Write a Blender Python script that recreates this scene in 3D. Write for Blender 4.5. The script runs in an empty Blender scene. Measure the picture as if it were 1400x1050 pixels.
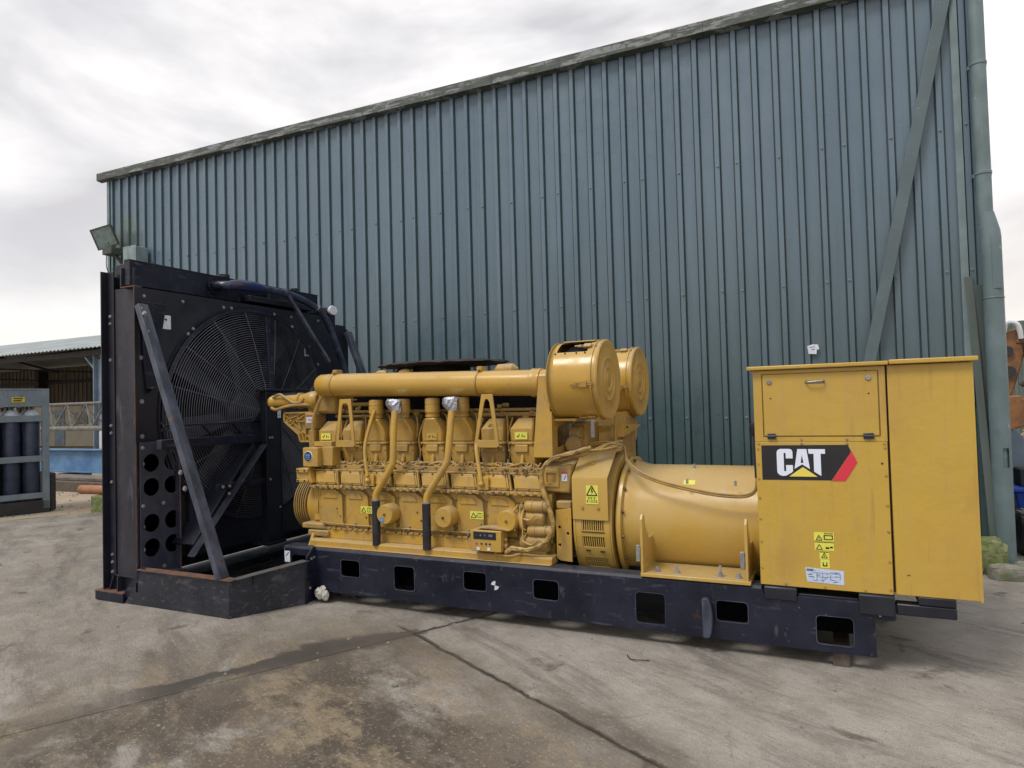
import bpy, bmesh, math, random
from mathutils import Vector, Matrix
random.seed(7)
S = bpy.context.scene
COL = S.collection
pi = math.pi

# ------------------------------------------------------------------ camera
EYE = 1.5
YAW, PITCH, ROLL = math.radians(25.5), math.radians(1.68), math.radians(1.55)
cd = bpy.data.cameras.new('camera')
cam = bpy.data.objects.new('camera', cd); COL.objects.link(cam); S.camera = cam
cd.sensor_width = 36; cd.lens = 930/1400*36; cd.clip_start = 0.05; cd.clip_end = 3000
fw = Vector((-math.sin(YAW)*math.cos(PITCH), math.cos(YAW)*math.cos(PITCH), math.sin(PITCH)))
rt = Vector((math.cos(YAW), math.sin(YAW), 0)); up = rt.cross(fw)
r2 = rt*math.cos(ROLL) - up*math.sin(ROLL); u2 = rt*math.sin(ROLL) + up*math.cos(ROLL)
M = Matrix((r2, u2, -fw)).transposed().to_4x4(); M.translation = Vector((0, 0, EYE)); cam.matrix_world = M

# ------------------------------------------------------------------ world, sun, exposure
W = bpy.data.worlds.new('World'); S.world = W; W.use_nodes = True
SUN_EL, SUN_AZ = 56, 208          # azimuth of the sun, degrees clockwise from +Y: behind the camera on its left
wt = W.node_tree; wt.nodes.clear()
def wn(t, **k):
    n = wt.nodes.new(t)
    for a, b in k.items(): setattr(n, a, b)
    return n
sky = wn('ShaderNodeTexSky', sky_type='NISHITA', sun_disc=False, sun_elevation=math.radians(SUN_EL), sun_rotation=math.radians(SUN_AZ))
tc = wn('ShaderNodeTexCoord')
mp = wn('ShaderNodeMapping'); mp.inputs['Scale'].default_value = (1.0, 1.0, 2.3); mp.inputs['Rotation'].default_value = (0, 0, 0.6); mp.inputs['Location'].default_value = (3.1, 1.4, .2)
nz = wn('ShaderNodeTexNoise'); nz.inputs['Scale'].default_value = 2.5; nz.inputs['Detail'].default_value = 7; nz.inputs['Roughness'].default_value = .52; nz.inputs['Distortion'].default_value = .35
rp = wn('ShaderNodeValToRGB')
rp.color_ramp.elements[0].position = .36; rp.color_ramp.elements[0].color = (.50, .492, .515, 1)
rp.color_ramp.elements[1].position = .63; rp.color_ramp.elements[1].color = (.90, .885, .865, 1)
e = rp.color_ramp.elements.new(.46); e.color = (.64, .63, .645, 1)
e = rp.color_ramp.elements.new(.53); e.color = (.76, .745, .745, 1)
# warm pale band along the whole horizon
sx = wn('ShaderNodeSeparateXYZ'); hr = wn('ShaderNodeMapRange'); hr.inputs[1].default_value = .0; hr.inputs[2].default_value = .28; hr.inputs[3].default_value = .85; hr.inputs[4].default_value = 0
mixh = wn('ShaderNodeMix', data_type='RGBA'); mixh.inputs[7].default_value = (.82, .755, .69, 1)
sc = wn('ShaderNodeVectorMath', operation='SCALE'); sc.inputs['Scale'].default_value = 9.3   # clouds, brought to the level of the physical sky at strength 0.1
cm = wn('ShaderNodeTexNoise'); cm.inputs['Scale'].default_value = 1.3; cm.inputs['Detail'].default_value = 4
cr = wn('ShaderNodeMapRange'); cr.inputs[1].default_value = .30; cr.inputs[2].default_value = .42; cr.inputs[3].default_value = .80; cr.inputs[4].default_value = 1
mix = wn('ShaderNodeMix', data_type='RGBA')
bg = wn('ShaderNodeBackground'); bg.inputs['Strength'].default_value = .1
out = wn('ShaderNodeOutputWorld')
L = wt.links.new
L(tc.outputs['Generated'], mp.inputs['Vector']); L(mp.outputs[0], nz.inputs['Vector']); L(mp.outputs[0], cm.inputs['Vector'])
L(nz.outputs['Fac'], rp.inputs[0]); L(tc.outputs['Generated'], sx.inputs[0]); L(sx.outputs['Z'], hr.inputs[0])
L(hr.outputs[0], mixh.inputs[0]); L(rp.outputs[0], mixh.inputs[6]); L(mixh.outputs[2], sc.inputs[0])
L(cm.outputs['Fac'], cr.inputs[0]); L(cr.outputs[0], mix.inputs[0]); L(sky.outputs[0], mix.inputs[6]); L(sc.outputs[0], mix.inputs[7])
L(mix.outputs[2], bg.inputs['Color']); L(bg.outputs[0], out.inputs[0])

sl = bpy.data.lights.new('sun', 'SUN'); sl.energy = 1.5; sl.angle = math.radians(18); sl.color = (1, .95, .88)
so = bpy.data.objects.new('sun', sl); COL.objects.link(so)
az, el = math.radians(SUN_AZ), math.radians(SUN_EL)
sd = Vector((math.sin(az)*math.cos(el), math.cos(az)*math.cos(el), math.sin(el)))
so.rotation_euler = sd.to_track_quat('Z', 'Y').to_euler()
V = S.view_settings; V.view_transform = 'Standard'; V.look = 'None'; V.gamma = 1; V.exposure = 0.54; V.use_curve_mapping = False

# ------------------------------------------------------------------ materials
def mat(name, base, rough=.6, metal=0., var=None, vscale=3, vmin=.4, vmax=.62, layers=(), bump=0., bscale=60, streak=None, dust=None, spec=.5, coat=0, dlo=.35, bdist=.01):
    """layers: (colour, scale(x,y,z), lo, hi, strength); dust: (colour, amount) settled on faces that look up"""
    m = bpy.data.materials.new(name); m.use_nodes = True; t = m.node_tree; N = t.nodes; l = t.links.new
    b = N['Principled BSDF']; b.inputs['Metallic'].default_value = metal; b.inputs['Roughness'].default_value = rough
    b.inputs['Specular IOR Level'].default_value = spec; b.inputs['Coat Weight'].default_value = coat
    g = N.new('ShaderNodeNewGeometry'); pos = g.outputs['Position']
    cur = None
    def noise(scale, vec=None, detail=5, rough_=.6):
        n = N.new('ShaderNodeTexNoise'); n.inputs['Detail'].default_value = detail; n.inputs['Roughness'].default_value = rough_
        if isinstance(scale, (tuple, list)):
            mp = N.new('ShaderNodeMapping'); mp.inputs['Scale'].default_value = scale; l(pos, mp.inputs[0]); l(mp.outputs[0], n.inputs['Vector']); n.inputs['Scale'].default_value = 1
        else:
            n.inputs['Scale'].default_value = scale; l(pos, n.inputs['Vector'])
        return n.outputs['Fac']
    def mr(x, a, b_, c=0., d=1.):
        r = N.new('ShaderNodeMapRange'); r.inputs[1].default_value = a; r.inputs[2].default_value = b_; r.inputs[3].default_value = c; r.inputs[4].default_value = d
        l(x, r.inputs[0]); return r.outputs[0]
    def mixc(f, a, c):
        x = N.new('ShaderNodeMix'); x.data_type = 'RGBA'; l(f, x.inputs[0])
        if isinstance(a, tuple): x.inputs[6].default_value = (*a, 1)
        else: l(a, x.inputs[6])
        x.inputs[7].default_value = (*c, 1); return x.outputs[2]
    cur = base
    if var: cur = mixc(mr(noise(vscale), vmin, vmax), cur, var)
    for c, s, lo, hi, st in layers:
        cur = mixc(mr(noise(s), lo, hi, 0, st), cur, c)
    if dust:
        sp = N.new('ShaderNodeSeparateXYZ'); l(g.outputs['Normal'], sp.inputs[0])
        u = mr(sp.outputs['Z'], dlo, 1.0, 0, dust[1]); n = mr(noise(9), .3, .6, .45, 1)
        mu = N.new('ShaderNodeMath'); mu.operation = 'MULTIPLY'; l(u, mu.inputs[0]); l(n, mu.inputs[1]); cur = mixc(mu.outputs[0], cur, dust[0])
    if isinstance(cur, tuple): b.inputs['Base Color'].default_value = (*cur, 1)
    else: l(cur, b.inputs['Base Color'])
    l(mr(noise(7), .3, .7, max(rough-.1, .05), min(rough+.14, 1)), b.inputs['Roughness'])
    if bump:
        bp = N.new('ShaderNodeBump'); bp.inputs['Strength'].default_value = bump; bp.inputs['Distance'].default_value = bdist
        l(noise(bscale, detail=6), bp.inputs['Height']); l(bp.outputs[0], b.inputs['Normal'])
    return m
DUST = (.42, .33, .19)
YEL = mat('yellow_paint', (.475, .285, .046), .32, var=(.40, .25, .060), vscale=3.5, dust=(DUST, .75), bump=.06, bscale=90,
          layers=[((.34, .235, .10), 11, .50, .68, .7), ((.16, .105, .045), (22, 22, 12), .58, .70, .38), ((.07, .045, .02), 55, .70, .76, .6)])
YELC = mat('yellow_cabinet_paint', (.48, .315, .052), .33, var=(.45, .285, .055), vscale=1.3, bump=.35, bscale=2.6, bdist=.022,
          layers=[((.40, .26, .10), (16, 16, .9), .50, .70, .38), ((.30, .17, .05), (24, 24, 1.6), .60, .70, .4), ((.36, .21, .06), (5, 5, 2.5), .56, .72, .4), ((.12, .06, .02), 60, .715, .76, .6)])
YELG = mat('glossy_yellow_paint', (.48, .285, .046), .24, var=(.44, .27, .058), vscale=2.5, dust=(DUST, .5), bump=.02, bscale=40, layers=[((.30, .20, .09), 18, .60, .72, .4), ((.07, .045, .02), 55, .71, .76, .6)])
YELD = mat('dusty_shaded_yellow_paint', (.39, .240, .055), .55, var=(.27, .175, .06), vscale=9, dust=(DUST, .8), bump=.1, bscale=120,
          layers=[((.25, .17, .08), 22, .54, .70, .6), ((.08, .055, .03), 45, .66, .74, .55)])  # dust and dirt, darkened further to paint shading contrast into the engine
ALT = mat('weathered_yellow_paint', (.46, .285, .048), .27, var=(.46, .31, .085), vscale=1.6, dust=(DUST, .6), bump=.03, bscale=50, dlo=-.15,  # dust reaches down the sides, also painting in the sky-lit upper half
          layers=[((.50, .40, .22), (8, 8, 1.4), .56, .75, .55), ((.16, .09, .03), 45, .69, .75, .6)])
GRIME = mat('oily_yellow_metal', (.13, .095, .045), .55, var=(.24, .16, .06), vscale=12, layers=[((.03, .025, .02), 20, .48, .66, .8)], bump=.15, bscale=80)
BLK = mat('black_chassis_paint', (.006, .0075, .018), .34, var=(.013, .016, .031), vscale=3, bump=.05, bscale=60,
          layers=[((.11, .12, .145), (5, 5, 26), .60, .74, .45), ((.10, .105, .12), (22, 22, 9), .62, .74, .5), ((.24, .23, .23), 46, .665, .74, .5), ((.11, .05, .025), 9, .68, .76, .7)],
          dust=((.085, .09, .11), .5), spec=.35)
BLKC = mat('clean_black_paint', (.006, .007, .015), .42, var=(.010, .012, .022), vscale=4, layers=[((.12, .12, .13), 50, .68, .76, .4)], bump=.03)
FLOORM = mat('grimy_dark_floor', (.015, .015, .018), .95, var=(.03, .028, .027), vscale=5, spec=.15)
TRAY = mat('splashed_black_steel', (.008, .0095, .019), .5, var=(.018, .021, .034), vscale=4, bump=.08, bscale=70,
          layers=[((.13, .125, .12), (26, 26, 40), .57, .70, .5), ((.22, .21, .20), 90, .66, .72, .5), ((.12, .115, .11), (4, 4, 14), .55, .7, .5), ((.16, .07, .03), 8, .64, .73, .6)], dust=((.16, .15, .14), .6))
WORN = mat('worn_steel_channel', (.012, .012, .020), .48, var=(.038, .038, .052), vscale=(3, 3, 1.2), vmin=.45, vmax=.75, bump=.08, bscale=50,
          layers=[((.14, .13, .15), (18, 18, 3), .58, .74, .5), ((.14, .06, .035), 7, .62, .74, .6)])
PLATE = mat('pierced_plate_paint', (.030, .035, .056), .4, var=(.045, .051, .076), vscale=6, layers=[((.10, .10, .12), 24, .62, .72, .5)], bump=.05)
BRACE = mat('scuffed_grey_steel', (.024, .031, .052), .42, var=(.062, .075, .11), vscale=(9, 9, 3), layers=[((.16, .08, .045), 12, .6, .7, .6), ((.02, .02, .03), 20, .56, .68, .6)], bump=.06)
RUST = mat('rusty_edge', (.16, .075, .04), .8, var=(.075, .05, .05), vscale=15, bump=.2, bscale=80)
WIREM = mat('fan_guard_wire', (.055, .062, .09), .35, var=(.10, .11, .145), vscale=8)
CORE = mat('core_and_fill_black', (.006, .006, .008), .8, spec=.2)  # also the near-black of boxes added behind holes and in gaps
BLUEP = mat('dark_blue_hose', (.014, .022, .10), .3, var=(.02, .02, .035), vscale=9)
PIPEB = mat('black_gloss_pipe', (.014, .018, .040), .25, var=(.035, .045, .085), vscale=7, layers=[((.2, .2, .2), 40, .66, .74, .5)], bump=.04)
HOSE = mat('black_rubber', (.010, .010, .016), .5, var=(.02, .02, .026), vscale=14)
MATT = mat('ragged_black_rubber', (.008, .007, .009), .7, var=(.03, .02, .026), vscale=10, bump=.6, bscale=35)
FOIL = mat('aluminium_foil', (.50, .53, .60), .32, metal=.9, bump=1.0, bscale=45)
STEEL = mat('galvanised_steel', (.36, .37, .38), .45, metal=.5, var=(.22, .22, .23), vscale=20)
HINGE = mat('dark_hinge_metal', (.05, .055, .075), .35, metal=.6)
WHITE = mat('white_sticker', (.62, .66, .74), .5, var=(.52, .56, .66), vscale=30)
PAPER = mat('pale_label_sheet', (.50, .58, .74), .5, var=(.42, .50, .68), vscale=40)
INK = mat('black_print', (.012, .012, .016), .5)
INKB = mat('blue_grey_print', (.10, .13, .20), .5)
DECW = mat('white_vinyl', (.68, .74, .86), .4)
DECY = mat('yellow_vinyl', (.72, .60, .10), .4)
DECR = mat('red_vinyl', (.60, .030, .055), .4)
DECK = mat('black_vinyl', (.014, .013, .018), .35)
WARN = mat('warning_yellow_vinyl', (.68, .66, .08), .5, var=(.6, .6, .10), vscale=40)
BLUES = mat('blue_sticker', (.08, .20, .42), .5)
REDS = mat('red_print', (.38, .04, .05), .5)

def wall_mat():
    m = mat('teal_cladding_paint', (.098, .150, .200), .32, var=(.116, .170, .220), vscale=(1.2, 1.2, .5), bump=.012, bscale=14, spec=.55,
        layers=[((.16, .205, .235), (26, 26, .9), .55, .78, .35), ((.07, .11, .11), (30, 30, .7), .58, .76, .4), ((.30, .33, .32), 34, .735, .76, .5)])
    t = m.node_tree; N = t.nodes; l = t.links.new; b = N['Principled BSDF']
    src = b.inputs['Base Color'].links[0].from_socket
    g = N.new('ShaderNodeNewGeometry'); sp = N.new('ShaderNodeSeparateXYZ'); l(g.outputs['Position'], sp.inputs[0])
    # lower half tinted dark green: painted-in shade and lost sky reflection, ragged upper limit
    n = N.new('ShaderNodeTexNoise'); mp = N.new('ShaderNodeMapping'); mp.inputs['Scale'].default_value = (9, 9, .7); l(g.outputs['Position'], mp.inputs[0]); l(mp.outputs[0], n.inputs['Vector']); n.inputs['Detail'].default_value = 6; n.inputs['Scale'].default_value = 1
    a = N.new('ShaderNodeMath'); a.operation = 'MULTIPLY_ADD'; l(n.outputs['Fac'], a.inputs[0]); a.inputs[1].default_value = 2.4; l(sp.outputs['Z'], a.inputs[2])
    r = N.new('ShaderNodeMapRange'); l(a.outputs[0], r.inputs[0]); r.inputs[1].default_value = 2.1; r.inputs[2].default_value = 4.9; r.inputs[3].default_value = .85; r.inputs[4].default_value = 0
    x = N.new('ShaderNodeMix'); x.data_type = 'RGBA'; l(r.outputs[0], x.inputs[0]); l(src, x.inputs[6]); x.inputs[7].default_value = (.038, .070, .068, 1)
    # darker green lines along the folds of the ribs, broken up by noise
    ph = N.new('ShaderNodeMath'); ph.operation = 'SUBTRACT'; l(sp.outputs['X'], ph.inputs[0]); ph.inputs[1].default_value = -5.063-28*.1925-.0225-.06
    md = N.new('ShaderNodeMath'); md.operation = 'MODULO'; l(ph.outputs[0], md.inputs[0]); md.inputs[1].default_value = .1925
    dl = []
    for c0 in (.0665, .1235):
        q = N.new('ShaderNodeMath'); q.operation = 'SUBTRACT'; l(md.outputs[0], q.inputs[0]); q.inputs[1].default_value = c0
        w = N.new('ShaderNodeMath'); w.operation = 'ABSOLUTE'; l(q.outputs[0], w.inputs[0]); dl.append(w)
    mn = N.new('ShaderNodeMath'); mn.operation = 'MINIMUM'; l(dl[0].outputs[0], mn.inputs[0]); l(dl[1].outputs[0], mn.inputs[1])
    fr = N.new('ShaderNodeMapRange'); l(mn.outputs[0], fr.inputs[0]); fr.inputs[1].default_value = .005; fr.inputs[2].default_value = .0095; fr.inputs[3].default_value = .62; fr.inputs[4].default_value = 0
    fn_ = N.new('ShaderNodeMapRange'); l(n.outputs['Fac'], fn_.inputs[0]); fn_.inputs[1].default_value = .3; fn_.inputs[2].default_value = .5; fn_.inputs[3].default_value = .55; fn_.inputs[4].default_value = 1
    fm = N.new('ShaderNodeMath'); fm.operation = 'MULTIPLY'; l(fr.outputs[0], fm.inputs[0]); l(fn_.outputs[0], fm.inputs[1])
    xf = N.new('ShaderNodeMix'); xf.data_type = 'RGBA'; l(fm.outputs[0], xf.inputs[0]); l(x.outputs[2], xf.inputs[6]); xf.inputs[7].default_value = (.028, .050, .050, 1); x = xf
    # moss round the floodlight
    d = N.new('ShaderNodeVectorMath'); d.operation = 'DISTANCE'; l(g.outputs['Position'], d.inputs[0]); d.inputs[1].default_value = (-10.1, 7.1, 4.2)
    dm = N.new('ShaderNodeMath'); dm.operation = 'MULTIPLY_ADD'; l(n.outputs['Fac'], dm.inputs[0]); dm.inputs[1].default_value = -1.0; l(d.outputs['Value'], dm.inputs[2])
    r2_ = N.new('ShaderNodeMapRange'); l(dm.outputs[0], r2_.inputs[0]); r2_.inputs[1].default_value = -.25; r2_.inputs[2].default_value = .0; r2_.inputs[3].default_value = .45; r2_.inputs[4].default_value = 0
    y = N.new('ShaderNodeMix'); y.data_type = 'RGBA'; l(r2_.outputs[0], y.inputs[0]); l(x.outputs[2], y.inputs[6]); y.inputs[7].default_value = (.09, .12, .06, 1)
    l(y.outputs[2], b.inputs['Base Color'])
    # slight vertical waviness left by the rolling of the sheets
    wn_ = N.new('ShaderNodeTexNoise'); wm = N.new('ShaderNodeMapping'); wm.inputs['Scale'].default_value = (34, 34, .35); l(g.outputs['Position'], wm.inputs[0]); l(wm.outputs[0], wn_.inputs['Vector']); wn_.inputs['Scale'].default_value = 1; wn_.inputs['Detail'].default_value = 3
    wb = N.new('ShaderNodeBump'); wb.inputs['Strength'].default_value = .55; wb.inputs['Distance'].default_value = .004; l(wn_.outputs['Fac'], wb.inputs['Height'])
    if b.inputs['Normal'].links: l(b.inputs['Normal'].links[0].from_socket, wb.inputs['Normal'])
    l(wb.outputs[0], b.inputs['Normal']); return m
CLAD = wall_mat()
FASC = mat('peeling_grey_flashing', (.075, .085, .08), .7, var=(.055, .07, .06), vscale=4, layers=[((.24, .26, .27), (3.5, 3.5, 26), .51, .57, .8), ((.045, .055, .05), 24, .54, .62, .8), ((.10, .12, .07), 12, .55, .65, .6)], bump=.2, bscale=30)
TRIM = mat('grey_green_trim_paint', (.15, .205, .225), .45, var=(.11, .16, .17), vscale=4, layers=[((.4, .42, .42), 22, .68, .74, .6), ((.08, .11, .07), (6, 6, 1), .58, .7, .6)], bump=.05)
GUARDP = mat('painted_steel_pipe', (.10, .145, .155), .42, var=(.13, .18, .20), vscale=3, layers=[((.36, .38, .37), (16, 16, 6), .655, .71, .7), ((.05, .075, .06), (8, 8, 2), .56, .7, .5)], bump=.06)
STRAP = mat('strap_paint', (.088, .125, .142), .45, var=(.075, .105, .115), vscale=3, layers=[((.30, .32, .32), 26, .68, .74, .5), ((.05, .07, .05), (6, 6, 1), .58, .7, .6)], bump=.05)
DARKT = mat('dark_green_steel', (.05, .07, .065), .6, var=(.075, .095, .09), vscale=(8, 8, 1))

def ground_mat(name):
    m = bpy.data.materials.new(name); m.use_nodes = True; t = m.node_tree; N = t.nodes; l = t.links.new; b = N['Principled BSDF']
    g = N.new('ShaderNodeNewGeometry'); rot = N.new('ShaderNodeMapping'); rot.inputs['Rotation'].default_value = (0, 0, math.radians(28.2)); rot.vector_type = 'POINT'
    shift = N.new('ShaderNodeVectorMath'); shift.operation = 'SUBTRACT'; shift.inputs[1].default_value = (-2.58, 3.80, 0)
    l(g.outputs['Position'], shift.inputs[0]); l(shift.outputs[0], rot.inputs[0]); P = rot.outputs[0]   # slab frame: x along joint B, y along joint A
    def noise(s, detail=6, r=.6, dist=0, off=(0, 0, 0)):
        mp = N.new('ShaderNodeMapping'); mp.inputs['Scale'].default_value = s if isinstance(s, tuple) else (s, s, s); mp.inputs['Location'].default_value = off
        l(P, mp.inputs[0]); n = N.new('ShaderNodeTexNoise'); n.inputs['Scale'].default_value = 1; n.inputs['Detail'].default_value = detail; n.inputs['Roughness'].default_value = r; n.inputs['Distortion'].default_value = dist
        l(mp.outputs[0], n.inputs['Vector']); return n.outputs['Fac']
    def mr(x, a, b_, c=0., d=1.):
        r = N.new('ShaderNodeMapRange'); r.interpolation_type = 'SMOOTHSTEP'
        for i, v in ((1, a), (2, b_), (3, c), (4, d)): r.inputs[i].default_value = v
        l(x, r.inputs[0]); return r.outputs[0]
    def ma(op, x, y=None, z=None):
        n = N.new('ShaderNodeMath'); n.operation = op
        for i, v in enumerate((x, y, z)):
            if v is None: continue
            if isinstance(v, (int, float)): n.inputs[i].default_value = v
            else: l(v, n.inputs[i])
        return n.outputs[0]
    def mixc(f, a, c):
        x = N.new('ShaderNodeMix'); x.data_type = 'RGBA'; l(f, x.inputs[0])
        for i, v in ((6, a), (7, c)):
            if isinstance(v, tuple): x.inputs[i].default_value = (*v, 1)
            else: l(v, x.inputs[i])
        return x.outputs[2]
    sp = N.new('ShaderNodeSeparateXYZ'); l(P, sp.inputs[0]); X, Y = sp.outputs['X'], sp.outputs['Y']
    c = mixc(mr(noise(.55, 4), .38, .62), (.305, .282, .252), (.23, .21, .182))
    c = mixc(mr(noise(2.3, 9, .75), .42, .60, 0, .8), c, (.365, .343, .312))
    c = mixc(mr(noise((.9, 4, 1), 9, .75, .3), .50, .64, 0, .6), c, (.15, .132, .115))
    # brown oily stains, mostly on the slab nearest the camera (y<0 in the slab frame)
    near = ma('MULTIPLY', mr(Y, .5, -.7), mr(X, -1.1, .3, .25, 1))
    st = ma('MULTIPLY', mr(noise((.9, 1.5, 1), 10, .74, .5, (4, 2, 0)), .37, .52), near)
    c = mixc(ma('MULTIPLY', st, .92), c, (.105, .080, .055))
    st2 = ma('MULTIPLY', mr(noise((1.3, 2.3, 1), 10, .72, .4, (14, 6, 0)), .50, .60), near); c = mixc(ma('MULTIPLY', st2, .75), c, (.050, .040, .031))
    ye = ma('MULTIPLY', mr(noise((1.6, 2.6, 1), 10, .78, .2, (9, 4, 0)), .50, .60), near)
    c = mixc(ma('MULTIPLY', ye, .85), c, (.25, .20, .13))
    # soft dark spots and tyre bands
    c = mixc(mr(noise((2.2, 3.1, 1), 5, .6, .6, (1, 7, 0)), .60, .70, 0, .8), c, (.07, .06, .052))
    c = mixc(mr(noise((.45, 1.6, 1), 8, .68, .6, (5, 5, 0)), .53, .66, 0, .6), c, (.095, .085, .075))
    # brushed texture of the slab
    br = noise((9, 130, 1), 5, .8, .1); c = mixc(mr(br, .47, .60, 0, .30), c, (.10, .085, .07))
    br2 = noise((46, 50, 1), 5, .8); c = mixc(mr(br2, .56, .62, 0, .50), c, (.42, .39, .35))
    pk = noise((38, 44, 1), 3, .6, 0, (3, 3, 0)); c = mixc(mr(pk, .62, .70, 0, .5), c, (.06, .052, .045))
    gr = noise(150, 4, .85); c = mixc(mr(gr, .50, .60, 0, .50), c, (.07, .06, .05))
    # dirt gathered along the joints x=0 and y=0 and the parallel joints 6 m away
    wob = ma('MULTIPLY', ma('SUBTRACT', noise(4.4, 7, .7, .5), .5), .26)
    gx = ma('ABSOLUTE', ma('SUBTRACT', ma('ADD', X, wob), mr(Y, .1, -.6, -.01, -.11)))
    wid = mr(Y, .3, -.5, .03, .135)
    wid2 = ma('MULTIPLY', wid, mr(noise((1.5, 1.1, 1), 5, .6), .34, .58, .35, 1.25))
    ja = mr(ma('DIVIDE', gx, wid2), .6, 1.25, 1, 0)
    ja = ma('MULTIPLY', ja, mr(Y, -1.85, -1.4, .12, 1))
    c = mixc(ma('MULTIPLY', ja, .92), c, (.050, .044, .040))
    gy = ma('ABSOLUTE', ma('ADD', Y, ma('MULTIPLY', wob, .32)))
    jb = ma('MULTIPLY', mr(gy, .006, .026, .95, 0), mr(X, -.3, -.12)); c = mixc(jb, c, (.035, .030, .025))
    rim_ = ma('MULTIPLY', mr(ma('ABSOLUTE', ma('ADD', Y, ma('MULTIPLY', wob, .8))), .02, .22, .5, 0), ma('MULTIPLY', mr(X, -.3, .1), mr(noise(2.6, 6), .40, .58))); c = mixc(rim_, c, (.10, .082, .06))
    joint_fringe = mr(ma('ABSOLUTE', ma('ADD', X, ma('MULTIPLY', wob, 2.5))), .1, .7, .55, 0); c = mixc(ma('MULTIPLY', joint_fringe, mr(noise(1.7), .4, .6)), c, (.10, .085, .07))
    # hairline cracks
    wv = N.new('ShaderNodeTexVoronoi'); wv.feature = 'DISTANCE_TO_EDGE'; wv.inputs['Scale'].default_value = .42
    dn = N.new('ShaderNodeTexNoise'); dn.inputs['Scale'].default_value = 2.2; dn.inputs['Detail'].default_value = 8; l(P, dn.inputs['Vector'])
    av = N.new('ShaderNodeVectorMath'); av.operation = 'MULTIPLY_ADD'; l(dn.outputs['Color'], av.inputs[0]); av.inputs[1].default_value = (.55, .55, 0); l(P, av.inputs[2]); l(av.outputs[0], wv.inputs['Vector'])
    ck = ma('MULTIPLY', mr(wv.outputs['Distance'], .0004, .0020, .28, 0), mr(noise(.8, 4), .50, .58)); c = mixc(ck, c, (.05, .044, .038))
    l(c, b.inputs['Base Color']); b.inputs['Roughness'].default_value = .82; b.inputs['Specular IOR Level'].default_value = .3
    bp = N.new('ShaderNodeBump'); bp.inputs['Strength'].default_value = .6; bp.inputs['Distance'].default_value = .006
    h = ma('ADD', ma('MULTIPLY', br, .6), ma('ADD', ma('MULTIPLY', gr, .5), noise(22, 6, .7))); l(h, bp.inputs['Height']); l(bp.outputs[0], b.inputs['Normal'])
    return m
CONC = ground_mat('yard_concrete')
SAND = mat('sandy_ground', (.30, .225, .145), .95, var=(.23, .17, .11), vscale=1.2, layers=[((.36, .31, .25), .35, .45, .6, .8), ((.12, .09, .06), 7, .58, .72, .6), ((.40, .33, .25), 18, .6, .72, .5)], bump=.8, bscale=12)
MOSS = mat('moss', (.10, .14, .03), .95, var=(.20, .20, .11), vscale=14, bump=1, bscale=50, layers=[((.05, .07, .02), 30, .5, .65, .7)])
SEAL = mat('dirt_in_joint', (.03, .026, .022), .95, bump=.5)
STONE = mat('rough_stone', (.22, .21, .18), .9, var=(.13, .135, .10), vscale=9, bump=.9, bscale=30, layers=[((.10, .13, .05), 6, .5, .62, .7)])
RUBBLE = mat('pale_rubble', (.40, .33, .27), .95, var=(.26, .21, .17), vscale=6, bump=1, bscale=20)
WOOD = mat('old_timber', (.065, .05, .04), .85, var=(.12, .095, .075), vscale=(30, 30, 4), bump=.4, bscale=40)
TIMB = mat('weathered_timber', (.16, .14, .12), .85, var=(.09, .08, .07), vscale=(3, 12, 12), bump=.4, bscale=30)
CLAY = mat('clay_pipe', (.36, .15, .075), .6, var=(.28, .13, .07), vscale=12)
BLUEB = mat('faded_blue_paint', (.045, .13, .29), .6, var=(.10, .21, .36), vscale=(2, 2, 3), layers=[((.13, .10, .09), 6, .6, .7, .7), ((.04, .06, .10), (8, 8, 3), .6, .72, .5)])
BLUEK = mat('bright_blue_plastic', (.015, .07, .42), .45)
CAGE = mat('grey_cage_paint', (.20, .245, .285), .5, var=(.16, .20, .235), vscale=5, layers=[((.10, .09, .08), (12, 12, 5), .60, .72, .6)], bump=.05)
GASC = mat('charcoal_cylinder_paint', (.026, .036, .070), .42, var=(.045, .055, .095), vscale=(4, 4, 9), layers=[((.09, .10, .12), 16, .62, .72, .5)])
SHOUL = mat('pale_cylinder_shoulder', (.48, .55, .62), .5)
BRASS = mat('dull_brass_valves', (.22, .19, .15), .45, metal=.5, var=(.08, .07, .06), vscale=30)
ROOF = mat('fibre_cement_roof', (.33, .36, .38), .85, var=(.25, .28, .29), vscale=.8, layers=[((.16, .18, .15), 1.5, .58, .7, .5)])
SHEDW = mat('shed_cladding', (.16, .135, .105), .8, var=(.10, .085, .07), vscale=(2, 2, .6))
SHEDP = mat('shed_post_paint', (.20, .26, .33), .6, var=(.15, .20, .26), vscale=3)
SHEDD = mat('shed_dark_steel', (.03, .03, .032), .8)
BEIGE = mat('beige_panel', (.42, .38, .29), .7, var=(.34, .31, .24), vscale=1)
LATT = mat('weathered_lattice_steel', (.17, .16, .14), .7, var=(.10, .095, .085), vscale=6)
VANW = mat('white_vehicle_paint', (.62, .66, .72), .35)
GLASS = mat('dark_window_glass', (.03, .035, .04), .1)
TYRE = mat('tyre_rubber', (.015, .015, .015), .8)
ORNG = mat('orange_machine_paint', (.26, .115, .035), .5, var=(.16, .08, .035), vscale=5, layers=[((.06, .04, .03), 9, .56, .68, .6)])
FENCE = mat('green_fence_sheet', (.12, .145, .135), .7, var=(.09, .11, .10), vscale=1)
BARK = mat('bare_twig_bark', (.12, .10, .085), .9)
LENS = mat('floodlight_glass', (.18, .24, .25), .12, var=(.12, .17, .16), vscale=14, spec=.8)
LAMPB = mat('weathered_lamp_housing', (.06, .065, .06), .7, var=(.05, .075, .045), vscale=14, layers=[((.12, .13, .13), 20, .55, .7, .6)])
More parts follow.
